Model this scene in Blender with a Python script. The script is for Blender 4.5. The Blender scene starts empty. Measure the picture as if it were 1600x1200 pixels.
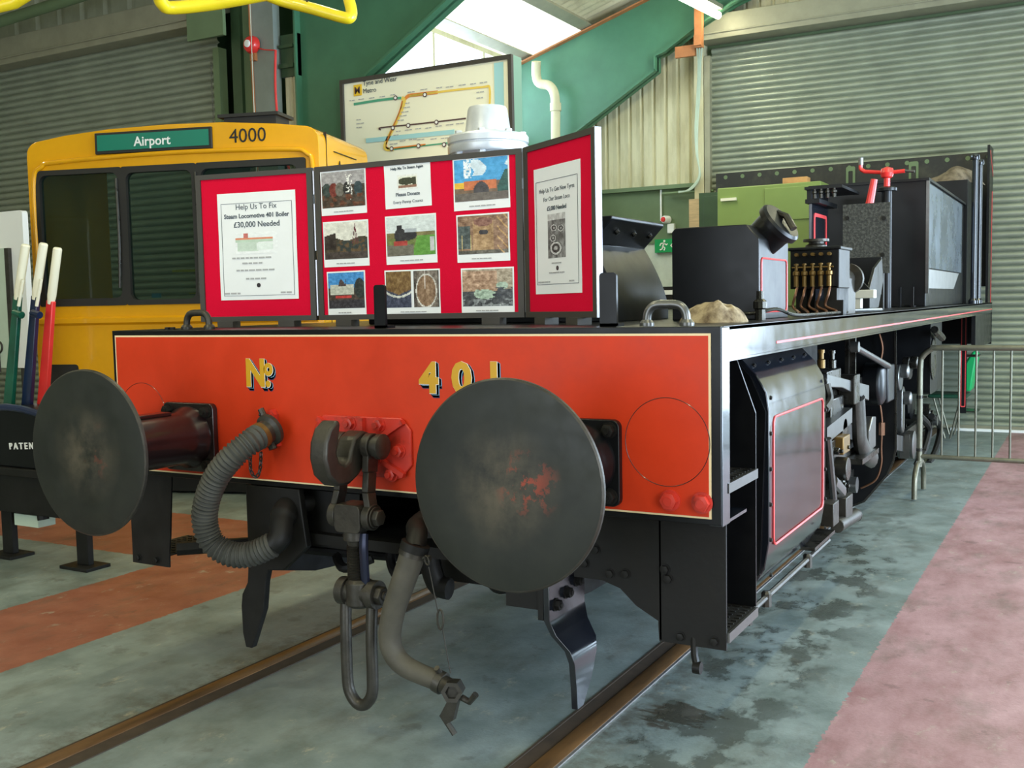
import bpy, bmesh, math, random
from mathutils import Vector, Matrix, noise
random.seed(7)
R = math.radians
S = bpy.context.scene
COL = S.collection

# ------------------------------------------------------------------ camera
CAM = Vector((2.289, -2.994, 1.503))
YAW, PITCH, ROLL, FPX = R(29.337), R(-4.372), R(-1.122), 1622.6
fw = Vector((-math.sin(YAW)*math.cos(PITCH), math.cos(YAW)*math.cos(PITCH), math.sin(PITCH)))
r0 = Vector((math.cos(YAW), math.sin(YAW), 0)); u0 = r0.cross(fw)
rt = r0*math.cos(ROLL) + u0*math.sin(ROLL); up = -r0*math.sin(ROLL) + u0*math.cos(ROLL)
cd = bpy.data.cameras.new('camera'); cam = bpy.data.objects.new('camera', cd); COL.objects.link(cam)
cam.matrix_world = Matrix(((rt.x, up.x, -fw.x, CAM.x), (rt.y, up.y, -fw.y, CAM.y), (rt.z, up.z, -fw.z, CAM.z), (0, 0, 0, 1)))
cd.sensor_width = 36; cd.lens = FPX/1600*36; cd.clip_start = .05; cd.clip_end = 200
S.camera = cam

def at(px, py, x=None, y=None, z=None):
    """where the sight line through a measured photo point meets a plane of the building"""
    v = fw + rt*((px-800)/FPX) + up*((600-py)/FPX)
    t = (x-CAM.x)/v.x if x is not None else (y-CAM.y)/v.y if y is not None else (z-CAM.z)/v.z
    return CAM + v*t

# ------------------------------------------------------------------ light and exposure
S.view_settings.view_transform = 'Standard'; S.view_settings.look = 'None'
S.view_settings.exposure = 0.1; S.view_settings.gamma = 1; S.view_settings.use_curve_mapping = False
W = bpy.data.worlds.new('sky'); S.world = W; W.use_nodes = True
bg = W.node_tree.nodes['Background']; bg.inputs[0].default_value = (.80, .90, 1, 1); bg.inputs[1].default_value = 3.0

def area(name, loc, rot, sx, sy, power, col):
    l = bpy.data.lights.new(name, 'AREA'); l.shape = 'RECTANGLE'; l.size = sx; l.size_y = sy; l.energy = power; l.color = col
    o = bpy.data.objects.new(name, l); o.location = loc; o.rotation_euler = rot; COL.objects.link(o); return o
DAY = (.62, .80, 1.0); LAMP = (1.0, .94, .62)
area('daylight_end_door', (5.6, 9.95, 2.1), (R(-90), 0, 0), 2.8, 4.0, 430, DAY)            # open roller door beside the shut one
area('daylight_side_door', (7.25, 3.2, 2.0), (0, R(90), 0), 3.8, 4.2, 1000, DAY)            # open side door on the right
area('daylight_front_door', (7.25, -4.8, 2.0), (0, R(90), 0), 3.8, 3.4, 280, (.80, .90, 1))
area('fill_behind_viewer', (-1.0, -8.9, 2.2), (R(90), 0, 0), 6.0, 3.6, 60, (.9, .95, 1))      # added fill light for the front, at an opening made for it
area('daylight_left_window', (-4.75, 7.2, 4.0), (0, R(-90), 0), 1.4, 4.0, 160, DAY)
for lx, ly in ((-1.5, 6.6), (-1.5, 2.6), (-1.5, -1.6), (2.4, -5.0), (2.4, -.8), (2.4, 3.6), (2.4, 7.6), (-5.5, -3.0), (-7.2, 1.5), (-1.5, -6)):
    area('hall_tube_light', (lx, ly, 4.62), (0, 0, 0),   .12, 1.6, 40, LAMP)                  # rows of fluorescent tubes under the roof

# ------------------------------------------------------------------ materials
def sl(c):
    return tuple(((v/255)/12.92 if v/255 <= .04045 else ((v/255+.055)/1.055)**2.4) for v in c)
MATS = {}
def mat(name, col, rough=.5, metal=0, coat=0, var=0, vscale=6, col2=None, bump=0, bscale=40, spec=.5, rvar=0, stretch=(1,1,1), thr=(.4,.62)):
    m = bpy.data.materials.new(name); m.use_nodes = True; N = m.node_tree.nodes; L = m.node_tree.links
    b = N['Principled BSDF']; c = sl(col); b.inputs['Base Color'].default_value = (*c, 1)
    b.inputs['Roughness'].default_value = rough; b.inputs['Metallic'].default_value = metal
    b.inputs['Coat Weight'].default_value = coat; b.inputs['Coat Roughness'].default_value = .08
    b.inputs['Specular IOR Level'].default_value = spec
    if var or col2 or bump or rvar:
        tc = N.new('ShaderNodeTexCoord'); mp = N.new('ShaderNodeMapping'); mp.inputs['Scale'].default_value = stretch
        L.new(tc.outputs['Object'], mp.inputs[0])
        n = N.new('ShaderNodeTexNoise'); n.inputs['Scale'].default_value = vscale; n.inputs['Detail'].default_value = 7; n.inputs['Roughness'].default_value = .62
        L.new(mp.outputs[0], n.inputs['Vector'])
        if col2 or var:
            rp = N.new('ShaderNodeValToRGB'); e = rp.color_ramp.elements
            if col2:
                e[0].position = thr[0]; e[1].position = thr[1]; e[0].color = (*c, 1); e[1].color = (*sl(col2), 1)
            else:
                e[0].position = .3; e[1].position = .7
                e[0].color = (*[v*(1-var) for v in c], 1); e[1].color = (*[min(1, v*(1+var)) for v in c], 1)
            L.new(n.outputs['Fac'], rp.inputs[0]); L.new(rp.outputs[0], b.inputs['Base Color'])
        if rvar:
            mr = N.new('ShaderNodeMapRange'); mr.inputs['To Min'].default_value = max(0, rough-rvar); mr.inputs['To Max'].default_value = rough+rvar
            mr.inputs['From Min'].default_value = .3; mr.inputs['From Max'].default_value = .7
            L.new(n.outputs['Fac'], mr.inputs[0]); L.new(mr.outputs[0], b.inputs['Roughness'])
        if bump:
            n2 = N.new('ShaderNodeTexNoise'); n2.inputs['Scale'].default_value = bscale; n2.inputs['Detail'].default_value = 5
            L.new(mp.outputs[0], n2.inputs['Vector'])
            bp = N.new('ShaderNodeBump'); bp.inputs['Strength'].default_value = bump; bp.inputs['Distance'].default_value = .01
            L.new(n2.outputs['Fac'], bp.inputs['Height']); L.new(bp.outputs[0], b.inputs['Normal'])
    MATS[name] = m; return m

M_RED = mat('beam_red_paint', (204, 56, 22), .45, spec=.3, var=.10, vscale=5, rvar=.08, bump=.03, bscale=60)
M_REDD = mat('fitting_red_paint', (200, 55, 40), .38, col2=(110, 40, 30), vscale=14, thr=(.5, .75))
M_BLK = mat('gloss_black_paint', (15, 16, 18), .34, spec=.3, var=.2, vscale=8, rvar=.06, bump=.03, bscale=7)
M_BLKM = mat('oily_black_paint', (23, 22, 20), .55, spec=.3, var=.35, vscale=9, rvar=.12, bump=.1, bscale=30)
M_SIDE = mat('polished_side_black', (24, 27, 34), .15, coat=.35, bump=.12, bscale=4, rvar=.05, var=.1)
M_MAR = mat('buffer_maroon_black', (30, 19, 20), .28, coat=.4, var=.3, vscale=7)
M_STEEL = mat('worn_steel', (72, 70, 65), .3, metal=.85, var=.25, vscale=14, rvar=.1)
M_BRIGHT = mat('bright_steel', (112, 112, 110), .32, metal=.8, var=.1, vscale=20)
M_DSTEEL = mat('dark_greasy_steel', (66, 63, 57), .42, metal=.55, var=.3, vscale=16, bump=.15, bscale=50)
M_HOSE = mat('grey_ribbed_rubber', (66, 66, 60), .6, var=.2, vscale=15)
M_HOSE2 = mat('grey_smooth_hose', (80, 76, 66), .62, var=.2, vscale=12, bump=.1)
M_BRASS = mat('brass', (118, 92, 48), .42, metal=.6, var=.15)
M_COPPER = mat('copper_pipe', (124, 88, 66), .4, metal=.6, var=.2)
M_CREAM = mat('cream_line_paint', (235, 215, 170), .5)
M_PINK = mat('red_lining_paint', (225, 75, 75), .4)
M_GOLD = mat('gold_lettering', (205, 155, 30), .4)
M_LBLUE = mat('pale_blue_shadow', (130, 180, 215), .5)
M_NAVY = mat('navy_shadow', (35, 40, 80), .5)
M_YEL = mat('cab_yellow_paint', (232, 165, 12), .22, coat=.5, var=.06, vscale=3)
M_YELT = mat('yellow_tube_paint', (232, 205, 30), .35, coat=.3, var=.08)
M_RUB = mat('black_window_rubber', (34, 32, 28), .55, var=.2)
M_TEAL = mat('teal_blind', (10, 122, 98), .35)
M_WHITE = mat('white_lettering', (240, 240, 235), .5)
M_PAPER = mat('white_paper', (238, 240, 240), .35, var=.02)
M_PAPER2 = mat('cream_paper', (240, 238, 226), .4)
M_INK = mat('grey_ink', (70, 80, 90), .6)
M_INK2 = mat('pale_ink', (172, 172, 172), .6)
M_FELT = mat('crimson_felt', (216, 14, 52), .92, spec=.1, bump=.2, bscale=300)
M_BFR = mat('charcoal_frame', (62, 58, 52), .5)
M_ALU = mat('aluminium', (178, 178, 184), .3, metal=.7)
M_GRN = mat('portal_green_paint', (66, 114, 84), .5, var=.12, vscale=3)
M_GRND = mat('dull_green_paint', (100, 118, 82), .6, var=.12, vscale=3)
M_LGRN = mat('light_green_enamel', (126, 146, 76), .42, var=.05, vscale=3)
M_DGRN = mat('dark_green_cabinet', (52, 74, 46), .5, var=.12)
M_CLAD = mat('cream_cladding', (205, 198, 162), .65, col2=(168, 160, 124), vscale=5, thr=(.45, .75), stretch=(1, 1, .25))
M_CLADG = mat('grey_cladding', (150, 152, 128), .55, var=.12, vscale=4)
M_ROOF = mat('roof_sheet', (205, 200, 170), .6, col2=(150, 140, 110), vscale=4, thr=(.5, .8))
M_SHUT = mat('galvanised_slats', (150, 156, 138), .36, metal=.35, var=.12, vscale=3, rvar=.05)
M_HOUS = mat('shutter_housing', (150, 146, 122), .5, metal=.2, var=.1)
M_TAN = mat('primer_orange_steel', (165, 105, 60), .6, var=.2)
M_BLOCK = mat('whitewashed_blocks', (205, 210, 195), .7, var=.1)
M_WOOD = mat('bare_wood', (200, 170, 125), .6, var=.2, stretch=(1, 1, 8))
M_GALV = mat('silver_painted_casting', (215, 218, 222), .35, metal=.35, var=.08, vscale=10, bump=.08)
M_RAG = mat('oily_rag', (172, 154, 122), .9, col2=(98, 80, 58), vscale=18, thr=(.42, .64), bump=.4, bscale=60)
M_RAGD = mat('grey_brown_rag', (120, 108, 90), .9, col2=(80, 70, 55), vscale=12, bump=.4)
M_RAIL = mat('rusty_rail', (125, 92, 58), .42, metal=.4, col2=(70, 52, 36), vscale=12, stretch=(1, .15, 1), thr=(.4, .7))
M_RAILD = mat('dark_flangeway', (58, 46, 34), .7, var=.3, vscale=15)
M_RAILW = mat('bright_rail_edge', (190, 185, 185), .3, metal=.8, var=.2, vscale=30)
M_SPECK = mat('speckled_grey_plate', (52, 52, 49), .8, col2=(82, 82, 76), vscale=60, thr=(.45, .6), bump=.4, bscale=90)
M_LRED = mat('lever_red', (222, 50, 45), .35, coat=.3, var=.1)
M_LBLU = mat('lever_dark_blue', (22, 34, 66), .3, coat=.4, var=.3)
M_LGR = mat('lever_green', (16, 82, 62), .3, coat=.4, var=.3)
M_CREAMH = mat('cream_handle', (232, 226, 200), .4)
M_BARR = mat('galvanised_barrier', (112, 110, 94), .38, metal=.6, var=.2, vscale=12)
M_CHAIR = mat('green_plastic', (20, 165, 90), .4)
M_TINT = mat('stone_tint', (190, 205, 185), .5, var=.05)
M_BAND = mat('blue_band', (165, 215, 220), .5)
M_MAPG = mat('map_green', (80, 165, 130), .5); M_MAPO = mat('map_orange', (230, 140, 60), .5)
M_MAPY = mat('map_yellow', (238, 205, 95), .5); M_MAPK = mat('map_brown', (85, 60, 60), .5)
M_MAPB = mat('map_face', (248, 246, 220), .25, coat=.4); M_MAPL = mat('badge_yellow', (240, 195, 40), .4)
M_EXIT = mat('exit_green', (20, 150, 80), .4)
M_SEAT = mat('dark_seat', (40, 60, 60), .7)
M_FRAMEG = mat('sign_green_box', (120, 152, 128), .45)

def glass(name, col, alpha):
    m = bpy.data.materials.new(name); m.use_nodes = True; N = m.node_tree.nodes; L = m.node_tree.links
    b = N['Principled BSDF']; b.inputs['Base Color'].default_value = (*sl(col), 1); b.inputs['Roughness'].default_value = .05
    t = N.new('ShaderNodeBsdfTransparent'); t.inputs[0].default_value = (.80, .92, .86, 1)
    mx = N.new('ShaderNodeMixShader'); mx.inputs[0].default_value = alpha
    L.new(t.outputs[0], mx.inputs[1]); L.new(b.outputs[0], mx.inputs[2]); L.new(mx.outputs[0], N['Material Output'].inputs[0]); return m
M_GLASS = glass('tinted_cab_glass', (30, 45, 42), .42)
def emit(name, col, s):
    m = bpy.data.materials.new(name); m.use_nodes = True; N = m.node_tree.nodes; L = m.node_tree.links
    e = N.new('ShaderNodeEmission'); e.inputs[0].default_value = (*col, 1); e.inputs[1].default_value = s
    L.new(e.outputs[0], N['Material Output'].inputs[0]); return m
M_TUBE = emit('lit_fluorescent_tube', (1, .97, .72), 30)
def translucent(name, col):
    m = bpy.data.materials.new(name); m.use_nodes = True; N = m.node_tree.nodes; L = m.node_tree.links
    a = N.new('ShaderNodeBsdfTranslucent'); a.inputs[0].default_value = (*sl(col), 1)
    d = N.new('ShaderNodeBsdfDiffuse'); d.inputs[0].default_value = (*sl(col), 1)
    mx = N.new('ShaderNodeMixShader'); mx.inputs[0].default_value = .3
    L.new(a.outputs[0], mx.inputs[1]); L.new(d.outputs[0], mx.inputs[2]); L.new(mx.outputs[0], N['Material Output'].inputs[0]); return m
M_TRANS = translucent('translucent_rooflight', (250, 245, 215))

def vcol_mat():
    m = bpy.data.materials.new('printed_photo'); m.use_nodes = True; N = m.node_tree.nodes; L = m.node_tree.links
    a = N.new('ShaderNodeVertexColor'); a.layer_name = 'ink'
    L.new(a.outputs[0], N['Principled BSDF'].inputs['Base Color']); N['Principled BSDF'].inputs['Roughness'].default_value = .3
    return m
M_PRINT = vcol_mat()

def floor_mat():
    m = bpy.data.materials.new('painted_concrete_floor'); m.use_nodes = True; N = m.node_tree.nodes; L = m.node_tree.links; b = N['Principled BSDF']
    tc = N.new('ShaderNodeTexCoord'); sx = N.new('ShaderNodeSeparateXYZ'); L.new(tc.outputs['Object'], sx.inputs[0])
    def noi(scale, det=8, ro=.6, st=(1, 1, 1), off=0):
        mp = N.new('ShaderNodeMapping'); mp.inputs['Scale'].default_value = st; mp.inputs['Location'].default_value = (off, off*.7, 0); L.new(tc.outputs['Object'], mp.inputs[0])
        n = N.new('ShaderNodeTexNoise'); n.inputs['Scale'].default_value = scale; n.inputs['Detail'].default_value = det; n.inputs['Roughness'].default_value = ro
        L.new(mp.outputs[0], n.inputs['Vector']); return n.outputs['Fac']
    def math_(op, a, c=None, d=None):
        n = N.new('ShaderNodeMath'); n.operation = op
        for i, v in enumerate((a, c, d)):
            if v is None: continue
            if hasattr(v, 'links') or hasattr(v, 'is_linked'): L.new(v, n.inputs[i])
            else: n.inputs[i].default_value = v
        return n.outputs[0]
    def ramp(f, a, c):
        n = N.new('ShaderNodeMapRange'); n.inputs['From Min'].default_value = a; n.inputs['From Max'].default_value = c; L.new(f, n.inputs[0]); return n.outputs[0]
    def mix(f, a, c):
        n = N.new('ShaderNodeMix'); n.data_type = 'RGBA'; L.new(f, n.inputs[0])
        for i, v in ((6, a), (7, c)):
            if isinstance(v, tuple): n.inputs[i].default_value = (*sl(v), 1)
            else: L.new(v, n.inputs[i])
        return n.outputs[2]
    X = sx.outputs[0]
    edge = math_('MULTIPLY', math_('SUBTRACT', noi(30, 4), .5), .05)
    Xn = math_('ADD', X, edge)
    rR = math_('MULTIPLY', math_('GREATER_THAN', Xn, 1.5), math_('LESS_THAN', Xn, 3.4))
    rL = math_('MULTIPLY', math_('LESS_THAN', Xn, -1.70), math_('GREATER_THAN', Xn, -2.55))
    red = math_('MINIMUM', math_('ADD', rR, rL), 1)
    grey = mix(ramp(noi(3), .35, .7), (100, 112, 108), (140, 151, 148))
    Y_ = math_('ADD', sx.outputs[1], edge)
    rC = math_('MULTIPLY', math_('LESS_THAN', Xn, -2.55), math_('MULTIPLY', math_('GREATER_THAN', Y_, 1.38), math_('LESS_THAN', Y_, 2.45)))
    red = math_('MINIMUM', math_('ADD', red, rC), 1)
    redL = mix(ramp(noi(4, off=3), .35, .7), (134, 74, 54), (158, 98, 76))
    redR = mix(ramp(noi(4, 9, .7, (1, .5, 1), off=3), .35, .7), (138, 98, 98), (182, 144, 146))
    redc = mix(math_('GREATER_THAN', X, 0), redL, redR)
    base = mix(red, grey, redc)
    dirt = ramp(noi(5, 9, .7, (1, .5, 1), 9), .50, .72)
    base = mix(math_('MULTIPLY', dirt, .55), base, (84, 80, 66))
    # bare scratched patches between the rails
    sc = math_('MULTIPLY', ramp(noi(9, 10, .78, (1, .6, 1), 5), .585, .68), .75)
    base = mix(sc, base, (172, 166, 146))
    # dark grime along both rails
    d1 = math_('ABSOLUTE', math_('SUBTRACT', math_('ABSOLUTE', X), .80))
    g = math_('MULTIPLY', math_('SUBTRACT', 1, ramp(d1, .03, .22)), ramp(noi(14, 8, .7, off=2), .40, .62))
    base = mix(math_('MULTIPLY', g, .7), base, (70, 60, 44))
    # wet / oily stains beside the engine
    inx = math_('MULTIPLY', ramp(X, .78, .95), math_('SUBTRACT', 1, ramp(X, 1.22, 1.5)))
    wet = math_('MULTIPLY', math_('MULTIPLY', ramp(noi(3.6, 9, .62, (1.3, .9, 1), 21), .49, .56), inx), math_('SUBTRACT', 1, ramp(sx.outputs[1], 3.2, 5.0)))
    dv = N.new('ShaderNodeVectorMath'); dv.operation = 'DISTANCE'; L.new(tc.outputs['Object'], dv.inputs[0]); dv.inputs[1].default_value = (1.0, .50, 0)
    pud = math_('SUBTRACT', 1, ramp(math_('ADD', dv.outputs['Value'], math_('MULTIPLY', math_('SUBTRACT', noi(9, 8, .65, (1, 2, 1)), .5), .5)), .09, .13))
    base = mix(math_('MULTIPLY', pud, .8), base, (58, 46, 30))
    base = mix(math_('MULTIPLY', wet, .68), base, (64, 64, 56))
    oil = ramp(noi(7, 6, .6, (1, 1, 1), 31), .62, .66)
    base = mix(math_('MULTIPLY', oil, .3), base, (60, 50, 40))
    L.new(base, b.inputs['Base Color'])
    rough = math_('SUBTRACT', math_('ADD', .40, math_('MULTIPLY', noi(6, off=7), .22)), math_('MULTIPLY', wet, .36))
    L.new(rough, b.inputs['Roughness']); b.inputs['Specular IOR Level'].default_value = .55
    bp = N.new('ShaderNodeBump'); bp.inputs['Strength'].default_value = .25; bp.inputs['Distance'].default_value = .004
    L.new(noi(70, 5), bp.inputs['Height']); L.new(bp.outputs[0], b.inputs['Normal'])
    return m
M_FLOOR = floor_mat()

def disc_mat(name, seed, red):
    m = bpy.data.materials.new(name); m.use_nodes = True; N = m.node_tree.nodes; L = m.node_tree.links; b = N['Principled BSDF']
    tc = N.new('ShaderNodeTexCoord'); mp = N.new('ShaderNodeMapping'); mp.inputs['Location'].default_value = (seed, seed*2, seed); L.new(tc.outputs['Object'], mp.inputs[0])
    def noi(s, d=8, r=.65):
        n = N.new('ShaderNodeTexNoise'); n.inputs['Scale'].default_value = s; n.inputs['Detail'].default_value = d; n.inputs['Roughness'].default_value = r; L.new(mp.outputs[0], n.inputs['Vector']); return n.outputs['Fac']
    def mr(f, a, c, t0=0, t1=1):
        n = N.new('ShaderNodeMapRange'); n.inputs['From Min'].default_value = a; n.inputs['From Max'].default_value = c; n.inputs['To Min'].default_value = t0; n.inputs['To Max'].default_value = t1; L.new(f, n.inputs[0]); return n.outputs[0]
    def mul(a, c):
        n = N.new('ShaderNodeMath'); n.operation = 'MULTIPLY'; L.new(a, n.inputs[0])
        if isinstance(c, float): n.inputs[1].default_value = c
        else: L.new(c, n.inputs[1])
        return n.outputs[0]
    def mix(f, a, c):
        n = N.new('ShaderNodeMix'); n.data_type = 'RGBA'; L.new(f, n.inputs[0])
        for i, v in ((6, a), (7, c)):
            if isinstance(v, tuple): n.inputs[i].default_value = (*sl(v), 1)
            else: L.new(v, n.inputs[i])
        return n.outputs[2]
    ln = N.new('ShaderNodeVectorMath'); ln.operation = 'LENGTH'; L.new(tc.outputs['Object'], ln.inputs[0]); d = ln.outputs['Value']
    c = mix(mr(noi(5), .35, .7), (27, 30, 25), (42, 44, 37))
    wear = mul(mr(d, .05, .19, 1, 0), mr(noi(9), .35, .62))
    c = mix(mul(wear, .8), c, (92, 84, 68))
    dv = N.new('ShaderNodeVectorMath'); dv.operation = 'DISTANCE'; dv.inputs[1].default_value = (.075, 0, .01); L.new(tc.outputs['Object'], dv.inputs[0])
    rp = mul(mr(dv.outputs['Value'], -.02, .11, 1, 0), mr(noi(13, 9, .7), .53, .57))
    c = mix(mul(rp, red), c, (165, 62, 38))
    L.new(c, b.inputs['Base Color']); L.new(mr(noi(12), .3, .7, .38, .58), b.inputs['Roughness'])
    b.inputs['Metallic'].default_value = .15
    return m
M_DISCR = disc_mat('right_buffer_face', 0, .9); M_DISCL = disc_mat('left_buffer_face', 4.3, .25)

# ------------------------------------------------------------------ mesh helpers
def link(o, parent=None):
    COL.objects.link(o)
    if parent: o.parent = parent; o.matrix_parent_inverse = Matrix.Identity(4); 
    return o
def wloc(o):
    v = Vector(o.location)
    p = o.parent
    while p: v += Vector(p.location); p = p.parent
    return v
def thing(name, label, cat, loc=(0, 0, 0), group=None, rz=0):
    o = bpy.data.objects.new(name, None); o.empty_display_size = .1; o.location = loc; o.rotation_euler = (0, 0, rz); link(o)
    o['label'] = label; o['category'] = cat
    if group: o['group'] = group
    return o
def tag(o, label, cat, group=None, kind=None):
    o['label'] = label; o['category'] = cat
    if group: o['group'] = group
    if kind: o['kind'] = kind
    return o
def obj(name, bm, m, parent=None, smooth=True, bevel=0, origin=None, local=False, label=None):
    """links a bmesh given in world coordinates (or parent's, if local) as one object"""
    bmesh.ops.recalc_face_normals(bm, faces=bm.faces)
    off = Vector((0, 0, 0))
    if parent and not local: off = wloc(parent)
    o0 = Vector(origin) if origin is not None else None
    if o0 is None:
        if parent: o0 = off.copy() if not local else Vector((0, 0, 0))
        else:
            vs = [v.co for v in bm.verts]
            o0 = Vector(((min(v.x for v in vs)+max(v.x for v in vs))/2, (min(v.y for v in vs)+max(v.y for v in vs))/2, min(v.z for v in vs)))
    bmesh.ops.translate(bm, verts=bm.verts, vec=-o0)
    me = bpy.data.meshes.new(name); bm.to_mesh(me); bm.free()
    for mm in (m if isinstance(m, (list, tuple)) else [m]): me.materials.append(mm)
    if smooth and len(me.polygons):
        me.polygons.foreach_set('use_smooth', [True]*len(me.polygons))
        me.set_sharp_from_angle(angle=R(35))
    o = bpy.data.objects.new(name, me); link(o, parent)
    o.location = o0 - off if parent else o0
    if bevel:
        b = o.modifiers.new('b', 'BEVEL'); b.width = bevel; b.segments = 2; b.limit_method = 'ANGLE'; b.angle_limit = R(40); b.harden_normals = False
    if label: o['label'] = label
    return o
def struct(name, bm, m, **k):
    o = obj(name, bm, m, **k); o['kind'] = 'structure'; return o
def B(): return bmesh.new()
def box(bm, x0, x1, y0, y1, z0, z1, M=None, mi=0):
    vs = [Vector((x, y, z)) for x in (x0, x1) for y in (y0, y1) for z in (z0, z1)]
    if M: vs = [M @ v for v in vs]
    v = [bm.verts.new(c) for c in vs]
    for f in ((0, 1, 3, 2), (4, 6, 7, 5), (0, 4, 5, 1), (2, 3, 7, 6), (0, 2, 6, 4), (1, 5, 7, 3)):
        bm.faces.new([v[i] for i in f]).material_index = mi
    return bm
def prism(bm, pts, d0, d1, ax='y', mi=0, M=None):
    """polygon given in the two other axes, extruded along ax"""
    def P(a, b, d):
        q = Vector((a, d, b)) if ax == 'y' else Vector((d, a, b)) if ax == 'x' else Vector((a, b, d))
        return M @ q if M else q
    A = [bm.verts.new(P(a, b, d0)) for a, b in pts]; C = [bm.verts.new(P(a, b, d1)) for a, b in pts]; n = len(pts)
    bm.faces.new(A).material_index = mi; bm.faces.new(C[::-1]).material_index = mi
    for i in range(n): bm.faces.new((A[i], A[(i+1) % n], C[(i+1) % n], C[i])).material_index = mi
    return bm
def spline(pts, n=6):
    pts = [Vector(p) for p in pts]; o = []
    for i in range(len(pts)-1):
        p0 = pts[max(i-1, 0)]; p1 = pts[i]; p2 = pts[i+1]; p3 = pts[min(i+2, len(pts)-1)]
        for k in range(n):
            t = k/n; o.append(.5*((2*p1)+(-p0+p2)*t+(2*p0-5*p1+4*p2-p3)*t*t+(-p0+3*p1-3*p2+p3)*t**3))
    o.append(pts[-1]); return o
def tube(bm, pts, r, seg=10, closed=False, mi=0, sx=1):
    pts = [Vector(p) for p in pts]; n = len(pts); rings = []; prev = None
    for i, p in enumerate(pts):
        if closed: t = pts[(i+1) % n]-pts[i-1]
        else: t = pts[min(i+1, n-1)]-pts[max(i-1, 0)]
        t.normalize()
        if prev is None:
            a = Vector((0, 0, 1)) if abs(t.z) < .9 else Vector((0, 1, 0)); nx = t.cross(a).normalized()
        else: nx = (prev-t*prev.dot(t)).normalized()
        prev = nx; ny = t.cross(nx)
        rr = r[i] if isinstance(r, (list, tuple)) else r
        rings.append([bm.verts.new(p+nx*rr*sx*math.cos(2*math.pi*k/seg)+ny*rr*math.sin(2*math.pi*k/seg)) for k in range(seg)])
    for i in range(n if closed else n-1):
        a, b = rings[i], rings[(i+1) % n]
        for k in range(seg): bm.faces.new((a[k], a[(k+1) % seg], b[(k+1) % seg], b[k])).material_index = mi
    if not closed: bm.faces.new(rings[0][::-1]).material_index = mi; bm.faces.new(rings[-1]).material_index = mi
    return bm
def lathe(bm, prof, o, axis=(0, 0, 1), seg=32, mi=0, a0=0, flat=1):
    """prof = [(radius, distance along the axis)]"""
    ax = Vector(axis).normalized(); a = Vector((0, 0, 1)) if abs(ax.z) < .9 else Vector((1, 0, 0))
    nx = ax.cross(a).normalized(); ny = ax.cross(nx); o = Vector(o); rings = []
    for r, h in prof:
        if r < 1e-6: rings.append([bm.verts.new(o+ax*h)])
        else: rings.append([bm.verts.new(o+ax*h+(nx*math.cos(a0+2*math.pi*k/seg)+ny*math.sin(a0+2*math.pi*k/seg))*r) for k in range(seg)])
    for p, q in zip(rings, rings[1:]):
        for k in range(seg):
            l = (k+1) % seg
            if len(p) == 1 and len(q) == 1: break
            if len(p) == 1: f = (p[0], q[l], q[k])
            elif len(q) == 1: f = (p[k], p[l], q[0])
            else: f = (p[k], p[l], q[l], q[k])
            bm.faces.new(f).material_index = mi
    if len(rings[0]) > 1: bm.faces.new(rings[0][::-1]).material_index = mi
    if len(rings[-1]) > 1: bm.faces.new(rings[-1]).material_index = mi
    return bm
def cyl(bm, a, b, r, seg=20, **k):
    a = Vector(a); b = Vector(b); return lathe(bm, [(r, 0), (r, (b-a).length)], a, b-a, seg, **k)
def nut(bm, p, axis, r, h, stud=0):
    lathe(bm, [(r*1.25, 0), (r*1.25, h*.2)], p, axis, 16)
    lathe(bm, [(r, h*.2), (r, h), (r*.8, h*1.08)], p, axis, 6)
    if stud: lathe(bm, [(r*.5, h), (r*.5, h+stud)], p, axis, 10)
    return bm
def text(body, size, M, ext=.0008, bold=0, ax='LEFT', ay='BOTTOM_BASELINE', sx=1, sp=1):
    """a bmesh of lettering lying in M's xy plane"""
    c = bpy.data.curves.new('t', 'FONT'); c.body = body; c.size = size; c.extrude = ext; c.offset = bold; c.space_character = sp; c.align_x = ax; c.align_y = ay; c.resolution_u = 3
    o = bpy.data.objects.new('t', c); COL.objects.link(o); bpy.context.view_layer.update()
    me = bpy.data.meshes.new_from_object(o); bpy.data.objects.remove(o); bpy.data.curves.remove(c)
    bm = B(); bm.from_mesh(me); bpy.data.meshes.remove(me)
    bmesh.ops.scale(bm, vec=(sx, 1, 1), verts=bm.verts); bmesh.ops.transform(bm, matrix=M, verts=bm.verts); return bm
def merge(a, b):
    me = bpy.data.meshes.new('m'); b.to_mesh(me); b.free(); a.from_mesh(me); bpy.data.meshes.remove(me); return a
def plane(o, ux, uy):
    ux = Vector(ux).normalized(); uy = Vector(uy).normalized(); uz = ux.cross(uy)
    return Matrix(((ux.x, uy.x, uz.x, o[0]), (ux.y, uy.y, uz.y, o[1]), (ux.z, uy.z, uz.z, o[2]), (0, 0, 0, 1)))
def ribbon(bm, pts, w, n, th=.002, mi=0):
    """flat line of width w through pts on a plane with normal n"""
    n = Vector(n).normalized(); pts = [Vector(p) for p in pts]; L_ = []
    for i, p in enumerate(pts):
        t = (pts[min(i+1, len(pts)-1)]-pts[max(i-1, 0)]).normalized(); s = t.cross(n)*w/2
        L_.append([bm.verts.new(p+s), bm.verts.new(p-s), bm.verts.new(p-s+n*th), bm.verts.new(p+s+n*th)])
    for a, b in zip(L_, L_[1:]):
        for k in range(4): bm.faces.new((a[k], a[(k+1) % 4], b[(k+1) % 4], b[k])).material_index = mi
    bm.faces.new(L_[0]); bm.faces.new(L_[-1][::-1]); return bm
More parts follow.
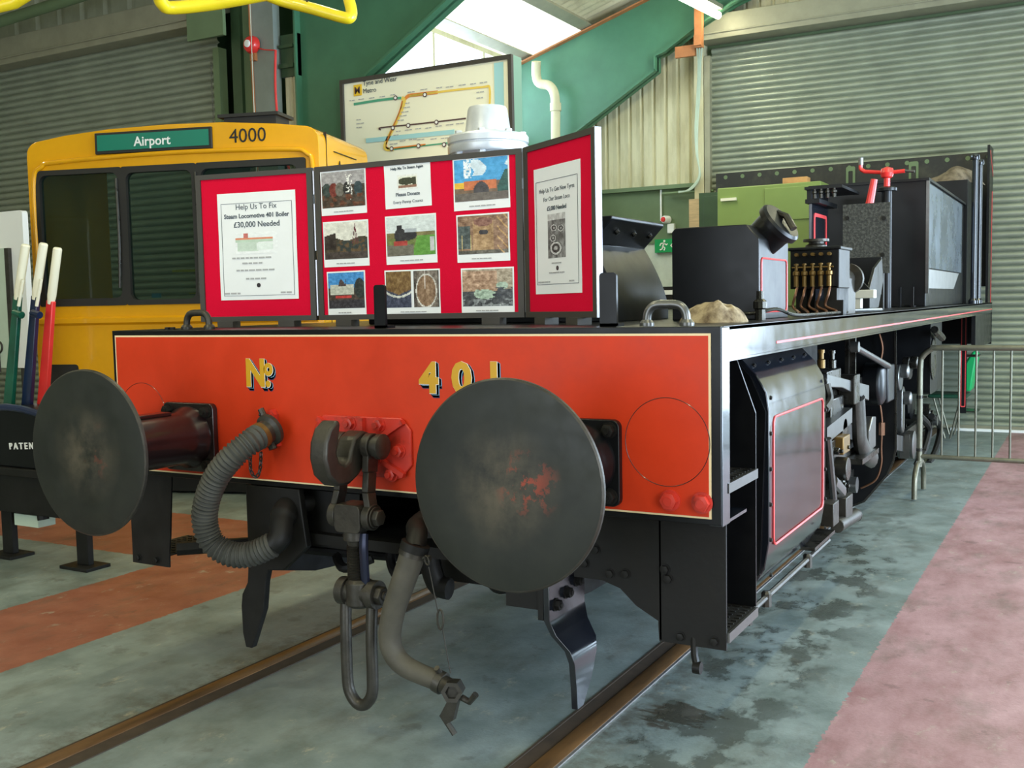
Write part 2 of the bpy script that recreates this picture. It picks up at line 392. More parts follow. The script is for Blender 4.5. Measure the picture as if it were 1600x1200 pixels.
def rrect(x0, x1, z0, z1, r, n=5):
    o = []
    for cx, cz, a in ((x1-r, z1-r, 0), (x0+r, z1-r, 90), (x0+r, z0+r, 180), (x1-r, z0+r, 270)):
        for k in range(n+1): t = R(a+90*k/n); o.append((cx+r*math.cos(t), cz+r*math.sin(t)))
    return o
def ringloop(bm, outer, inner, d0, d1, ax='y', M=None):
    """frame between two matching loops"""
    def P(a, b, d):
        q = Vector((a, d, b)) if ax == 'y' else Vector((d, a, b)) if ax == 'x' else Vector((a, b, d)); return M @ q if M else q
    V = [[bm.verts.new(P(a, b, d)) for a, b in loop] for d in (d0, d1) for loop in (outer, inner)]; n = len(outer)
    for i in range(n):
        j = (i+1) % n
        for p, q in ((0, 1), (3, 2), (1, 3), (2, 0)): bm.faces.new((V[p][i], V[p][j], V[q][j], V[q][i]))
    return bm

# =================================================================== THE SHED
# floor with the two sunk rails
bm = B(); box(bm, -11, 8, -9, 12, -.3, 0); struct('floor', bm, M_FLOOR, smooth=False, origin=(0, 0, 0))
for s, nm in ((-1, 'trim_1'), (1, 'trim_2')):
    t = thing(nm, 'sunk running rail', 'rail', (s*.752, 0, 0)); del t['label']; del t['category']; t['kind'] = 'structure'
    b = B(); prism(b, [(s*.7175, .0), (s*.7175, .006), (s*.722, .0085), (s*.783, .0085), (s*.788, .006), (s*.788, 0)], -9, 9.6); obj('rail_head', b, M_RAIL, t)
    b = B(); box(b, min(s*.655, s*.7175), max(s*.655, s*.7175), -9, 9.6, 0, .002); obj('flangeway', b, M_RAILD, t)
    b = B(); box(b, min(s*.645, s*.655), max(s*.645, s*.655), -9, 9.6, 0, .004); obj('flangeway_edge', b, M_RAILD, t)
    b = B(); box(b, min(s*.788, s*.80), max(s*.788, s*.80), -9, 9.6, 0, .005); obj('rail_edge', b, M_RAILW if s > 0 else M_RAILD, t)

def corrug(bm, x0, x1, z0f, z1f, y, pitch=.165, depth=.028, along='x'):
    """vertical-ribbed sheet; z0f,z1f give bottom and top at a position"""
    xs = []; k = 0
    while x0+k*pitch < x1:
        xs += [(x0+(k+f)*pitch, g*depth) for f, g in ((0, 0), (.06, 0), (.16, 1), (.50, .8), (.84, 1), (.94, 0)) if x0+(k+f)*pitch < x1]; k += 1
    xs.append((x1, 0)); prev = None
    for x, d in xs:
        P = (lambda z: Vector((x, y-d, z))) if along == 'x' else (lambda z: Vector((y+d, x, z)))
        a, c = bm.verts.new(P(z0f(x))), bm.verts.new(P(z1f(x)))
        if prev: bm.faces.new((prev[0], a, c, prev[1]))
        prev = (a, c)
    return bm
def rz_(x): return 4.66+.304*(x+4.46) if x < 1.4 else 4.66+.304*5.86-.304*(x-1.4)
# end wall: lower green band, white blocks, ribbed cream sheet above, opening for the two roller doors
bm = B()
box(bm, -4.5, -1.98, 9.72, 9.9, 0, 2.25); struct('wall_end_blocks', bm, M_BLOCK, smooth=False)
bm = B(); box(bm, -4.5, -1.98, 9.70, 9.9, 2.25, 2.98); struct('wall_end_lower', bm, M_GRND, smooth=False)
bm = B(); corrug(bm, -4.5, -1.98, lambda x: 2.98, lambda x: rz_(x), 9.72); corrug(bm, -1.98, 7, lambda x: 4.85, lambda x: rz_(x), 9.72)
corrug(bm, 2.55, 4.15, lambda x: 0, lambda x: 4.85, 9.72); struct('wall_end', bm, M_CLAD, smooth=False)
bm = B(); box(bm, -4.5, 7.2, 9.74, 9.9, 4.2, 4.86); box(bm, -4.5, -1.96, 9.91, 9.95, 0, 5.2); box(bm, -2.2, 7.2, 9.91, 9.93, 4.8, 6.6); box(bm, -2.1, 4.15, 9.91, 9.95, 0, 4.9); struct('wall_end_back', bm, M_GRND, smooth=False)
# side walls, front wall, roof
bm = B(); corrug(bm, 5.05, 9.7, lambda y: 0, lambda y: 3.72, -4.52, along='y'); struct('wall_left', bm, M_CLADG, smooth=False)
bm = B(); box(bm, -4.56, -4.50, 5.05, 9.7, 3.66, 3.74)
for k in range(5): box(bm, -4.54, -4.51, 5.1+k*1.15-.02, 5.1+k*1.15+.02, 3.72, 4.70)
box(bm, -4.56, -4.50, 5.05, 9.7, 4.68, 4.74); struct('window_1', bm, M_CLAD, smooth=False)
bm = B(); box(bm, 7.1, 7.2, -9, -6.6, 0, 5.1); box(bm, 7.1, 7.2, -3.0, 1.0, 0, 5.1); box(bm, 7.1, 7.2, 5.4, 9.8, 0, 5.1); box(bm, 7.1, 7.2, -6.6, 5.4, 4.05, 5.1); struct('wall_right', bm, M_CLADG, smooth=False)
bm = B(); box(bm, -11, -4.0, -9.1, -9, 0, 6.8); box(bm, 2.0, 7.2, -9.1, -9, 0, 6.8); box(bm, -4.0, 2.0, -9.1, -9, 4.0, 6.8); struct('wall_front', bm, M_CLADG, smooth=False)  # middle opening, unseen, added to suit the fill light behind the viewer
bm = B(); box(bm, -11.1, -11, -9, 12, 0, 6.8); struct('wall_far_left', bm, M_CLADG, smooth=False)
bm = B()
def roofsheet(bm, x0, x1, y0, y1, pitch=.146, dep=.04):
    n = int((y1-y0)/pitch*6)
    prev = None
    for i in range(n+1):
        y = y0+(y1-y0)*i/n; d = dep/2*math.sin(2*math.pi*i/6)
        a = bm.verts.new((x0, y, rz_(x0)+.12+d)); c = bm.verts.new((x1, y, rz_(x1)+.12+d))
        if prev: bm.faces.new((prev[0], a, c, prev[1]))
        prev = (a, c)
roofsheet(bm, -3.45, 1.4, -9, 9.9); roofsheet(bm, 1.4, 7.3, -9, 9.9); roofsheet(bm, -4.6, -3.45, -9, 5.0); struct('ceiling', bm, M_ROOF, smooth=True)
bm = B(); roofsheet(bm, -4.7, -3.45, 5.0, 9.9); struct('window_2', bm, M_TRANS, smooth=True)
bm = B(); box(bm, -11.1, -4.46, -9, 5.4, 5.3, 5.4); struct('ceiling_lean_to', bm, M_ROOF, smooth=False)
# purlins
for i, x in enumerate((-4.35, -3.45, -2.3, -1.1, .2)):
    b = B(); z = rz_(x)+.075; y1 = 9.7
    Mx = Matrix.Translation((x, 0, z)) @ Matrix.Rotation(-math.atan(.304), 4, 'Y')
    h = .03 if i == 0 else .065
    box(b, -.05, .05, -9, y1, -h, .03, Mx); box(b, -.05, .11, -9, y1, -h-.012, -h, Mx)
    struct('trim_%d' % (i+3), b, M_HOUS, smooth=False)
# portal frames
def portal(y, nm):
    t = thing(nm, 'x', 'x', (-4.05, y, 0)); del t['label']; del t['category']; t['kind'] = 'structure'
    dz = .02
    def rt_(x): return rz_(x)-.02
    web = [(-4.46, 0), (-3.72, 0), (-3.72, 3.58), (-3.60, 3.66), (-2.47, 4.33), (-2.47, 4.50), (-2.36, 4.53), (-2.0, 4.74), (-1.5, 4.98), (1.4, rt_(1.4)-.52), (1.4, rt_(1.4)), (-4.46, rt_(-4.46))]
    b = B(); prism(b, web, y-.02, y+.02); obj('web', b, M_GRN, t, smooth=False)
    low = web[1:10]; b = B(); pts = [Vector((x, y, z)) for x, z in low]
    for p, q in zip(pts, pts[1:]):
        d = (q-p).normalized(); n = Vector((-d.z, 0, d.x))*.02
        vs = [(p.x, p.z), (q.x, q.z), (q.x+n.x, q.z+n.z), (p.x+n.x, p.z+n.z)]
        prism(b, vs, y-.10, y+.10)
    obj('lower_flange', b, M_GRN, t, smooth=False)
    b = B(); prism(b, [(-4.46, rt_(-4.46)), (1.4, rt_(1.4)), (1.4, rt_(1.4)-.02), (-4.46, rt_(-4.46)-.02)], y-.1, y+.1); obj('top_flange', b, M_TAN, t, smooth=False)
    b = B(); prism(b, [(1.4, rt_(1.4)-.02), (1.4, rt_(1.4)-.52), (6.3, rt_(6.3)-.3), (6.3, 0), (6.9, 0), (6.9, rt_(6.9)-.02)], y-.05, y+.05); obj('far_rafter', b, M_GRN, t, smooth=False)
    b = B(); box(b, -4.48, -4.46, y-.10, y+.10, 0, 4.6); obj('outer_flange', b, M_GRN, t, smooth=False)
portal(5.0, 'trim_10'); portal(9.3, 'trim_11')

# roller shutters (slats are one continuous curtain)
def shutter(x0, x1, y, z0, z1, name, label, pitch=.075):
    t = thing(name, label, 'roller shutter', ((x0+x1)/2, y, z0))
    b = B(); n = int((z1-z0)/pitch); prof = []
    for i in range(n):
        z = z0+i*pitch
        prof += [(0, z), (-.014, z+.004), (-.026, z+.016), (-.031, z+.032), (-.028, z+.046), (-.016, z+.060), (-.002, z+.067), (.004, z+.070)]
    A = [b.verts.new((x0, y+a, z)) for a, z in prof]; C = [b.verts.new((x1, y+a, z)) for a, z in prof]
    for i in range(len(prof)-1): b.faces.new((A[i], C[i], C[i+1], A[i+1]))
    me = obj('slat_curtain', b, M_SHUT, t); 
    return t
t = shutter(-1.90, 2.5, 9.66, .03, 4.66, 'roller_shutter', 'galvanised roller shutter filling the end wall behind the engine, right of the cream cladding')
b = B(); box(b, -1.97, -1.90, 9.56, 9.70, 0, 4.5); obj('guide_rail', b, M_HOUS, t, smooth=False)
b = B(); box(b, 2.5, 2.57, 9.56, 9.70, 0, 4.5); obj('guide_rail', b, M_HOUS, t, smooth=False)
b = B(); box(b, -1.98, 2.6, 9.36, 9.68, 4.64, 4.93); box(b, -1.98, 2.6, 9.345, 9.36, 4.70, 4.72); obj('housing', b, M_HOUS, t, smooth=False, bevel=.01)
b = B(); box(b, -1.9, 2.5, 9.63, 9.69, .012, .05); obj('bottom_rail', b, M_HOUS, t, smooth=False)
# left lean-to wall with its shutter
bm = B(); corrug(bm, -11, -4.46, lambda x: 4.5, lambda x: 5.3, 5.05, pitch=.38, depth=.03); box(bm, -11, -10.6, 5.05, 5.15, 0, 4.6); struct('wall_left_bay', bm, M_CLADG, smooth=False)
bm = B(); box(bm, -11, -4.4, 5.3, 5.4, 0, 5.35); struct('wall_left_bay_back', bm, M_DGRN, smooth=False)
t = shutter(-10.6, -5.56, 5.02, .03, 4.40, 'roller_shutter', 'dim roller shutter in the left bay behind the yellow train cab')
b = B(); box(b, -10.6, -5.55, 4.78, 5.03, 4.36, 4.66); box(b, -10.6, -5.55, 4.76, 4.78, 4.42, 4.44); obj('housing', b, M_HOUS, t, smooth=False, bevel=.01)
b = B(); box(b, -5.56, -5.48, 4.92, 5.03, 0, 4.15); obj('guide_rail', b, M_GRND, t, smooth=False)
b = B()
for k in range(70):
    z = 4.0-k*.035; tube(b, [(-5.60+(.006*math.cos(a) if k % 2 else 0), 4.93+(0 if k % 2 else .006*math.cos(a)), z+.022*math.sin(a)) for a in [i*math.pi/3 for i in range(6)]], .0025, 4, closed=True)
obj('hoist_chain', b, M_STEEL, t)
# grey steelwork between the left shutter and the green frame
COLX = [at(p, 100, y=4.95).x for p in (345, 352, 365, 379, 402)]
t = thing('steel_column', 'grey steel column carrying a red alarm bell beside the left shutter', 'column', (-4.98, 4.95, 0))
b = B(); box(b, COLX[2], COLX[3], 4.93, 5.0, 0, 5.2); obj('dark_flange', b, M_DGRN, t, smooth=False)
b = B(); box(b, COLX[3], COLX[4]+.05, 4.97, 5.03, 0, 5.2); obj('backing_panel', b, M_GRND, t, smooth=False)
b = B(); box(b, -4.93, -4.70, 4.84, 4.96, 0, 5.2); box(b, -4.96, -4.67, 4.83, 4.845, 0, 5.2); obj('post', b, mat('post_grey', (128, 136, 128), .5, var=.08), t, smooth=False)
b = B(); box(b, -5.72, COLX[3]-.04, 4.74, 4.78, 4.20, 5.25); obj('bracket_plate', b, M_GRND, t, smooth=False)
b = B(); corrug(b, -4.66, -4.46, lambda x: 0, lambda x: 3.75, 4.98, pitch=.1); tag(obj('curtain_strip', b, M_CLAD, None, smooth=False), 'narrow ribbed cream strip hanging between the grey column and the green frame', 'cladding')
b = B(); box(b, -4.67, -4.46, 4.93, 5.0, 3.75, 4.15); box(b, -4.67, -4.5, 4.90, 4.96, 3.83, 3.87); box(b, -4.67, -4.5, 4.90, 4.96, 4.02, 4.05); tag(obj('cable_bracket', b, M_DGRN, None, smooth=False), 'dark grimy bracket above the ribbed strip beside the green frame', 'bracket')
b = B(); tube(b, spline([(-4.62, 4.80, 3.98), (-4.63, 4.79, 3.6), (-4.60, 4.79, 3.2), (-4.52, 4.80, 2.9), (-4.42, 4.8, 2.5)]), .012, 8); tube(b, spline([(-4.84, 4.80, 4.03), (-4.75, 4.79, 4.0), (-4.62, 4.80, 3.98)]), .006, 6)
tag(obj('red_cable', b, M_LRED), 'red cable looping down from the grey column behind the cab roof', 'cable')
b = B(); tube(b, [(-4.95, 4.82, 5.2), (-4.95, 4.82, 4.2), (-4.93, 4.82, 3.1), (-4.93, 4.82, 2.0)], .014, 8); tag(obj('conduit', b, M_TAN), 'orange rusty conduit running down the grey column through the bell', 'pipe')
bp = at(390, 69, y=4.76)
t = thing('alarm_bell', 'round red alarm bell with white centre on the grey column', 'bell', bp)
b = B(); lathe(b, [(.085, .05), (.085, .02), (.07, -.01), (.03, -.03), (0, -.033)], bp, (0, 1, 0), 28); obj('gong', b, M_LRED, t)
b = B(); lathe(b, [(.035, -.028), (.035, -.04), (.02, -.045), (0, -.045)], bp, (0, 1, 0), 20); obj('centre_cap', b, M_WHITE, t)
b = B(); box(b, bp.x-.03, bp.x+.03, bp.y+.03, 4.83, bp.z-.15, bp.z+.05); obj('back_box', b, M_TAN, t)
b = B(); tube(b, [(-4.83, 4.70, 5.2), (-4.83, 4.70, 2.2)], .004, 6); tag(obj('pull_cord', b, M_TINT), 'thin pale cord hanging straight down before the grey column', 'cord')

# fluorescent light and its post, cables, tie plates
e = at(1122, 24, y=9.15); a_ = at(1060, -8, y=7.75)
d = (e-a_).normalized(); s0 = e-d*1.75
t = thing('fluorescent_light', 'lit fluorescent tube fitting by the green frame left of the shutter', 'ceiling light', e)
b = B(); tube(b, [s0, e], .042, 12); obj('tube', b, M_TUBE, t)
b = B(); off = Vector((0, 0, .07)); 
Mx = plane(s0+off, d, Vector((1, 0, 0)).cross(d) if abs(d.x) < .9 else (0, 1, 0)); box(b, -.02, 1.79, -.05, .05, .0, .05, plane(s0+off, d, Vector((0, 0, 1)).cross(d))); obj('batten', b, M_HOUS, t)
for k in (.05, 1.70):
    b = B(); q = s0+d*k; cyl(b, q+Vector((0, 0, .1)), q+Vector((0, 0, 1.2)), .004, 6); obj('hanger', b, M_STEEL, t)
pa = at(1092, 20, y=9.12); pb = at(1092, 75, y=9.12)
b = B(); box(b, pa.x-.045, pa.x+.045, 9.08, 9.16, pb.z, 5.15); box(b, pb.x-.04, pb.x+.05, 9.05, 9.08, pb.z+.02, pb.z+.14); tag(obj('orange_post', b, M_TAN, smooth=False), 'short orange-brown post hanging from the green frame under the light', 'post')
q = at(1072, 80, y=9.2); b = B(); box(b, q.x-.13, q.x+.12, 9.17, 9.22, q.z-.07, q.z+.06); tag(obj('wall_plate', b, M_TAN, smooth=False), 'orange-brown timber plate left of the hanging post', 'plate')
b = B()
for k in range(3):
    pts = [at(1089+k*4, 75, y=9.12), at(1091+k*3-k, 100, y=9.3), at(1089+k*2, 150, y=9.5), at(1086+k*2, 200, y=9.52), at(1088+k, 240, y=9.52), at(1094-k, 275, y=9.52), at(1080-k*2, 296, y=9.52), at(1060, 299+k, y=9.52)]
    tube(b, spline(pts, 5), .008, 6)
tag(obj('cable_bundle', b, M_TINT), 'bundle of thin cables sagging down the cream post from the orange post', 'cable')
b = B(); box(b, -2.10, -1.98, 9.56, 9.68, 0, 4.7); tag(obj('cream_post', b, M_CLAD, smooth=False), 'cream stained post between the ribbed cladding and the shutter guide', 'post')
# down pipe
b = B(); tube(b, spline([at(838, 96, y=9.0), at(838, 118, y=9.05), at(843, 130, y=9.05), at(858, 134, y=9.05), at(866, 146, y=9.05), at(868, 170, y=9.05), at(868, 230, y=9.05), at(868, 420, y=9.05)], 6), .06, 16)
for z in (3.95, ): lathe(b, [(.072, 0), (.072, .1)], (at(868, 160, y=9.05).x, 9.05, z), (0, 0, 1), 16)
p1 = at(868, 420, y=9.05); tube(b, [p1, (p1.x, 9.05, 0)], .06, 16); tag(obj('drain_pipe', b, M_CLAD), 'cream plastic drain pipe bending down the far green frame', 'pipe')
# conduit shelf line on the wall
b = B(); tube(b, [at(1035, 303, y=9.6), at(1115, 298, y=9.6)], .02, 6); box(b, -4.0, -1.98, 9.62, 9.70, 2.93, 2.98); tag(obj('wall_rail', b, M_GRND), 'thin rail along the wall under the cream cladding', 'rail')

# yellow tubular frame near the roof
def yat(px, py, y): return at(px, py, y=y)
b = B(); r_ = .035
t = thing('yellow_tube_frame', 'yellow painted bent tube frame hanging high above the train cab', 'tube frame', yat(400, 5, 1.0))
tube(b, spline([yat(238, -40, .55), yat(248, -8, .6), yat(254, 6, .63), yat(268, 12, .68), yat(330, 6, .8), yat(420, -10, .95)], 6), r_*.9, 14); obj('tube', b, M_YELT, t)
b = B(); tube(b, spline([yat(400, -15, .9), yat(440, 1, 1.0), yat(490, 14, 1.05), yat(535, 27, 1.1), yat(547, 27, 1.12), yat(549, 16, 1.14), yat(544, -6, 1.16), yat(538, -40, 1.2)], 6), r_*.8, 14); obj('tube', b, M_YELT, t)
b = B(); tube(b, [yat(-70, 30, .3), yat(-20, 14, .35), yat(22, 4, .4), yat(60, -20, .45)], r_*.9, 14); obj('tube', b, M_YELT, t)
for px, y in ((330, .8), (480, 1.03)):
    b = B(); q = yat(px, 8, y); cyl(b, q, (q.x, q.y, 5.3), .006, 6); obj('hanger', b, M_STEEL, t)
b = B(); tube(b, [(-10.6, 4.6, 4.66), (-4.6, 4.6, 4.95)], .06, 12); bpipe = obj('overhead_pipe', b, M_GRND); tag(bpipe, 'grey-green pipe crossing the cladding above the left shutter', 'pipe')

# metro map sign
MY = 4.84
def mp_(px, py, dy=0): return at(px, py, y=MY-dy)
sx0, sx1, sz0, sz1 = -3.88, -2.05, 2.72, 3.61
t = thing('map_sign', 'large cream railway line map in a green-grey boxed frame beyond the yellow cab', 'sign', ((sx0+sx1)/2, 4.92, 0))
b = B(); box(b, sx0, sx1, 4.86, 5.04-.04, sz0, sz1); obj('case', b, M_FRAMEG, t, smooth=False)
b = B(); ringloop(b, [(sx0, sz0), (sx1, sz0), (sx1, sz1), (sx0, sz1)], [(sx0+.035, sz0+.035), (sx1-.035, sz0+.035), (sx1-.035, sz1-.035), (sx0+.035, sz1-.035)], 4.82, 4.86); obj('frame', b, M_BFR, t, smooth=False)
b = B(); box(b, sx0+.03, sx1-.03, 4.845, 4.86, sz0+.03, sz1-.03); obj('map_panel', b, M_MAPB, t, smooth=False)
for x in (sx0+.1, sx1-.14):
    b = B(); box(b, x, x+.05, 4.88, 4.93, 0, sz0+.02); obj('post', b, M_FRAMEG, t, smooth=False)
b = B(); box(b, sx1-.18, sx1-.09, 4.840, 4.845, sz0+.035, sz1-.05); obj('blue_band', b, M_BAND, t, smooth=False)
NF = (0, -1, 0)
def line(pts, w, m, name='route_line'):
    b = B(); ribbon(b, spline([mp_(*p) for p in pts], 4) if len(pts) > 2 else [mp_(*p) for p in pts], w, NF, .003); obj(name, b, m, t, smooth=False)
line([(553, 163), (590, 157), (615, 154), (627, 153)], .022, M_MAPG)
line([(628, 153), (632, 158), (625, 178), (612, 205), (602, 226), (604, 233), (615, 233)], .034, M_MAPY)
line([(629, 158), (624, 176), (612, 204), (604, 224), (606, 232), (620, 231), (665, 226)], .016, M_MAPO)
line([(610, 234), (660, 228), (712, 222)], .012, M_MAPG)
line([(632, 156), (638, 150), (650, 148), (684, 144)], .030, M_MAPO)
line([(640, 150), (700, 142), (755, 136), (765, 137), (765, 168)], .018, M_MAPY)
line([(595, 203), (596, 199.5), (650, 194), (728, 185)], .012, M_MAPK)
line([(572, 220), (640, 213), (710, 206)], .04, M_BAND, 'river_band')
for px, py in ((618, 153), (664, 148), (638, 196), (682, 191), (614, 200), (612, 232.5), (654, 228), (694, 226)):
    c = mp_(px, py, .004); b = B(); lathe(b, [(.022, 0), (.022, .003)], c, NF, 16); obj('station_ring', b, M_MAPK, t, smooth=False); b = B(); lathe(b, [(.013, .0025), (.013, .005)], c, NF, 16); obj('station_dot', b, M_WHITE, t, smooth=False)
c = mp_(559, 141, .002); b = B(); box(b, c.x-.045, c.x+.045, c.y-.003, c.y+.003, c.z-.05, c.z+.05); bd = obj('badge', b, M_MAPL, t, smooth=False)
obj('badge_letter', text('M', .09, plane((c.x-.038, c.y-.004, c.z-.032), (1, 0, 0), (0, 0, 1)), .001, .001), M_MAPK, bd)
c = mp_(567, 146, .003)
obj('lettering', text('Metro', .06, plane((c.x, c.y, c.z), (1, 0, 0), (0, 0, 1)), .001), M_INK, t)
c = mp_(567, 134, .003); obj('lettering', text('Tyne and Wear', .06, plane((c.x, c.y, c.z), (1, 0, 0), (0, 0, 1)), .001), M_INK, t)
def dashes(rows, n, wlen, h, M, rnd):
    """unreadable small print as short bars in M's xy plane; rows = [(x, y, words)]"""
    b = B()
    for x, y, w in rows:
        for k in range(w):
            l = wlen*(.6+.8*rnd.random()); box(b, x, x+l, y, y+h, 0, .0012, M); x += l+h*.8
    return b
rnd = random.Random(3); rows = []
o0 = mp_(540, 215, .003); Mm = plane((0, MY-.004, 0), (1, 0, 0), (0, 0, 1))
for px, py in [(549, 158), (563, 156), (580, 154), (596, 152), (613, 149), (640, 145), (660, 141), (685, 138), (700, 137), (720, 134), (738, 132), (753, 130), (636, 162), (633, 169), (630, 176), (627, 182), (624, 189), (748, 145), (748, 154), (622, 206), (636, 204), (652, 202), (668, 201), (684, 198), (700, 196), (716, 194), (612, 226), (628, 221), (642, 219), (655, 219), (676, 218), (692, 217), (560, 188), (560, 194), (560, 200), (618, 212)]:
    c = mp_(px, py); rows.append((c.x-.02, c.z, 2))
obj('small_print', dashes(rows, 2, .03, .008, Mm, rnd), M_INK2, t, smooth=False)

# things on the end wall behind the engine
q = at(1040, 384, y=9.68); b = B(); box(b, q.x-.14, q.x+.17, 9.66, 9.71, q.z-.085, q.z+.085)
t = thing('exit_sign', 'green emergency exit sign with a pale running figure on the white block wall', 'sign', (q.x, 9.68, q.z))
obj('plate', b, M_EXIT, t, smooth=False)
b = B(); cx, cz = q.x-.02, q.z; yy = 9.656
def blob(pts): ribbon(b, [(cx+u*.1, yy+.003, cz+w*.1) for u, w in pts], .016, NF, .003)
lathe(b, [(.014, 0), (.014, .004)], (cx+.012, yy+.004, cz+.06), NF, 12)
blob([(.1, .42), (-.1, -.05)]); blob([(-.1, -.05), (.2, -.3), (.05, -.6)]); blob([(-.1, -.05), (-.2, -.4), (-.5, -.5)]); blob([(.05, .35), (.4, .1), (.55, .25)]); blob([(.05, .35), (-.35, .3), (-.5, 0)])
obj('running_figure', b, M_PAPER2, t, smooth=False)
b = B(); box(b, q.x+.09, q.x+.15, yy, yy+.004, q.z-.01, q.z+.01); prism(b, [(q.x+.07, q.z), (q.x+.10, q.z+.03), (q.x+.10, q.z-.03)], yy, yy+.004); obj('arrow', b, M_PAPER2, t, smooth=False)
q = at(1038, 343, y=9.62); b = B(); lathe(b, [(.05, .08), (.05, .0), (.04, -.02)], q, (.35, 1, 0), 20); t = thing('wall_sounder', 'small white round sounder with red centre above the exit sign', 'alarm', q); obj('body', b, M_WHITE, t)
b = B(); lathe(b, [(.034, -.021), (.030, -.035), (0, -.04)], q, (.35, 1, 0), 20); obj('red_lens', b, M_LRED, t)
q = at(1048, 357, y=9.66); b = B(); box(b, q.x-.04, q.x+.05, 9.64, 9.70, q.z-.06, q.z+.06); tag(obj('wall_switch', b, M_WHITE, bevel=.005), 'small white switch box on the wall beside the round sounder', 'switch')
b = B(); q = at(1032, 345, y=9.66); tube(b, [(q.x, 9.68, q.z), (q.x, 9.68, 2.98)], .012, 8); tag(obj('white_conduit', b, M_WHITE), 'thin white conduit rising from the round sounder', 'pipe')
c0 = at(1070, 310, y=9.3); c1 = at(1093, 350, y=9.3); b = B(); box(b, c0.x, c1.x, 9.45, 9.55, 0, c0.z); tag(obj('timber_board', b, M_WOOD, smooth=False), 'pale timber board standing against the wall left of the dark cupboard', 'board')
c0 = at(1092, 302, y=8.9); c1 = at(1122, 350, y=8.9); t = thing('cupboard', 'dark green steel cupboard against the end wall left of the light green panel', 'cupboard', ((c0.x+c1.x)/2, 9.1, 0))
b = B(); box(b, c0.x, c1.x+.12, 8.9, 9.25, 0, c0.z); obj('body', b, M_DGRN, t, smooth=False)
b = B(); box(b, c0.x+.06, c1.x+.1, 8.885, 8.9, .1, c0.z-.04); obj('door', b, M_DGRN, t, smooth=False, bevel=.004)
c0 = at(1036, 448, y=8.0); b = B(); box(b, c0.x-.1, c0.x+.5, 8.0, 8.5, 0, c0.z)
t = thing('trolley_box', 'low black box seen in the gap below the exit sign', 'box', (c0.x+.2, 8.25, 0)); obj('body', b, M_BLKM, t, smooth=False)
b = B(); box(b, c0.x-.02, c0.x+.12, 7.99, 8.0, c0.z-.09, c0.z-.04); box(b, c0.x-.02, c0.x+.12, 7.99, 8.0, c0.z-.24, c0.z-.2); obj('white_strip', b, M_WHITE, t, smooth=False)

# =================================================================== THE ENGINE
E0 = thing('steam_locomotive', 'black steam locomotive without boiler, red buffer beam numbered 401, in the centre', 'locomotive', (0, 0, 0))
def part(name, b, m, **k): return obj(name, b, m, E0, **k)
W_, ZT, ZB = 1.32, 1.426, .825
# buffer beam
b = B(); box(b, -W_, W_, 0, .03, ZB, ZT); beam = part('buffer_beam', b, M_BLK, smooth=False, bevel=.002)
b = B(); box(b, -1.30, 1.290, -.004, .0, ZB+.019, ZT-.02); obj('cream_edging', b, M_CREAM, beam, smooth=False)
b = B(); box(b, -1.293, 1.283, -.0055, -.001, ZB+.025, ZT-.027); redp = obj('red_panel', b, M_RED, beam, smooth=False)
for cx in (1.150, -1.150):
    b = B(); tube(b, [(cx+.137*math.cos(a), -.0055, 1.073+.137*math.sin(a)) for a in [i*math.pi/32 for i in range(64)]], .0012, 4, closed=True); obj('patch_outline', b, M_MAR, beam)
for x, z in ((1.160, .893), (1.262, .893)):
    b = B(); nut(b, (x, -.005, z), (0, -1, 0), .027, .024, .004); obj('red_bolt', b, M_REDD, beam)
for x, z in ((-1.16, .893), (-1.262, .893)):
    b = B(); nut(b, (x, -.005, z), (0, -1, 0), .027, .024, .004); obj('red_bolt', b, M_REDD, beam)
# painted number: gold face, white/blue side, navy underside
def painted(body, x, z, size, sx=1, bold=.006):
    for k in range(7, 0, -1):
        pass
    yb = -.0058
    M_ = lambda dx, dz, dy: plane((x+dx, yb-dy, z+dz), (1, 0, 0), (0, 0, 1))
    b = B()
    for k in range(6): merge(b, text(body, size, M_(.003+k*.0022, -.003-k*.0026, 0), .0002, bold, sx=sx))
    obj('number_underside', b, M_NAVY, beam, smooth=False)
    b = B()
    for k in range(6): merge(b, text(body, size, M_(.002+k*.0022, .0-k*.0012, .0006), .0002, bold, sx=sx))
    obj('number_side', b, M_LBLUE, beam, smooth=False)
    obj('number_edge', text(body, size, M_(.0012, -.0008, .0012), .0002, bold+.0012, sx=sx), M_WHITE, beam, smooth=False)
    obj('number_face', text(body, size, M_(0, 0, .0018), .0002, bold, sx=sx), M_GOLD, beam, smooth=False)
painted('N', -.570, 1.213, .142, .92); painted('o', -.474, 1.256, .085, .9, .005); painted('.', -.468, 1.214, .12, .9, .006)
painted('4', .243, 1.208, .142, 1.05); painted('0', .375, 1.210, .142, 1.08); painted('1', .505, 1.212, .142, 1.0)
# footplate
b = B(); box(b, -W_, W_, .03, 9.3, ZT-.012, ZT); fp = part('footplate', b, M_BLK, smooth=False)
for s in (-1, 1):
    b = B(); x0, x1 = sorted((s*W_, s*(W_-.012))); box(b, x0, x1, 0.02, 9.3, 1.325, ZT-.002); box(b, min(s*W_, s*(W_-.06)), max(s*W_, s*(W_-.06)), .03, 9.3, 1.318, 1.326)
    v = part('valance', b, M_SIDE, smooth=False)
    b = B(); x0, x1 = sorted((s*W_, s*(W_+.0015))); box(b, x0, x1, .62, 9.28, 1.350, 1.358); obj('red_lining', b, M_PINK, v, smooth=False)
    b = B(); box(b, min(s*(W_+.003), s*(W_-.04)), max(s*(W_+.003), s*(W_-.04)), .004, .078, ZB-.005, ZT-.002); part('beam_end_angle', b, M_SIDE, smooth=False, bevel=.003)
    b = B(); box(b, min(s*W_, s*(W_-.05)), max(s*W_, s*(W_-.05)), .07, .26, .822, .832); part('end_foot', b, M_SIDE, smooth=False)
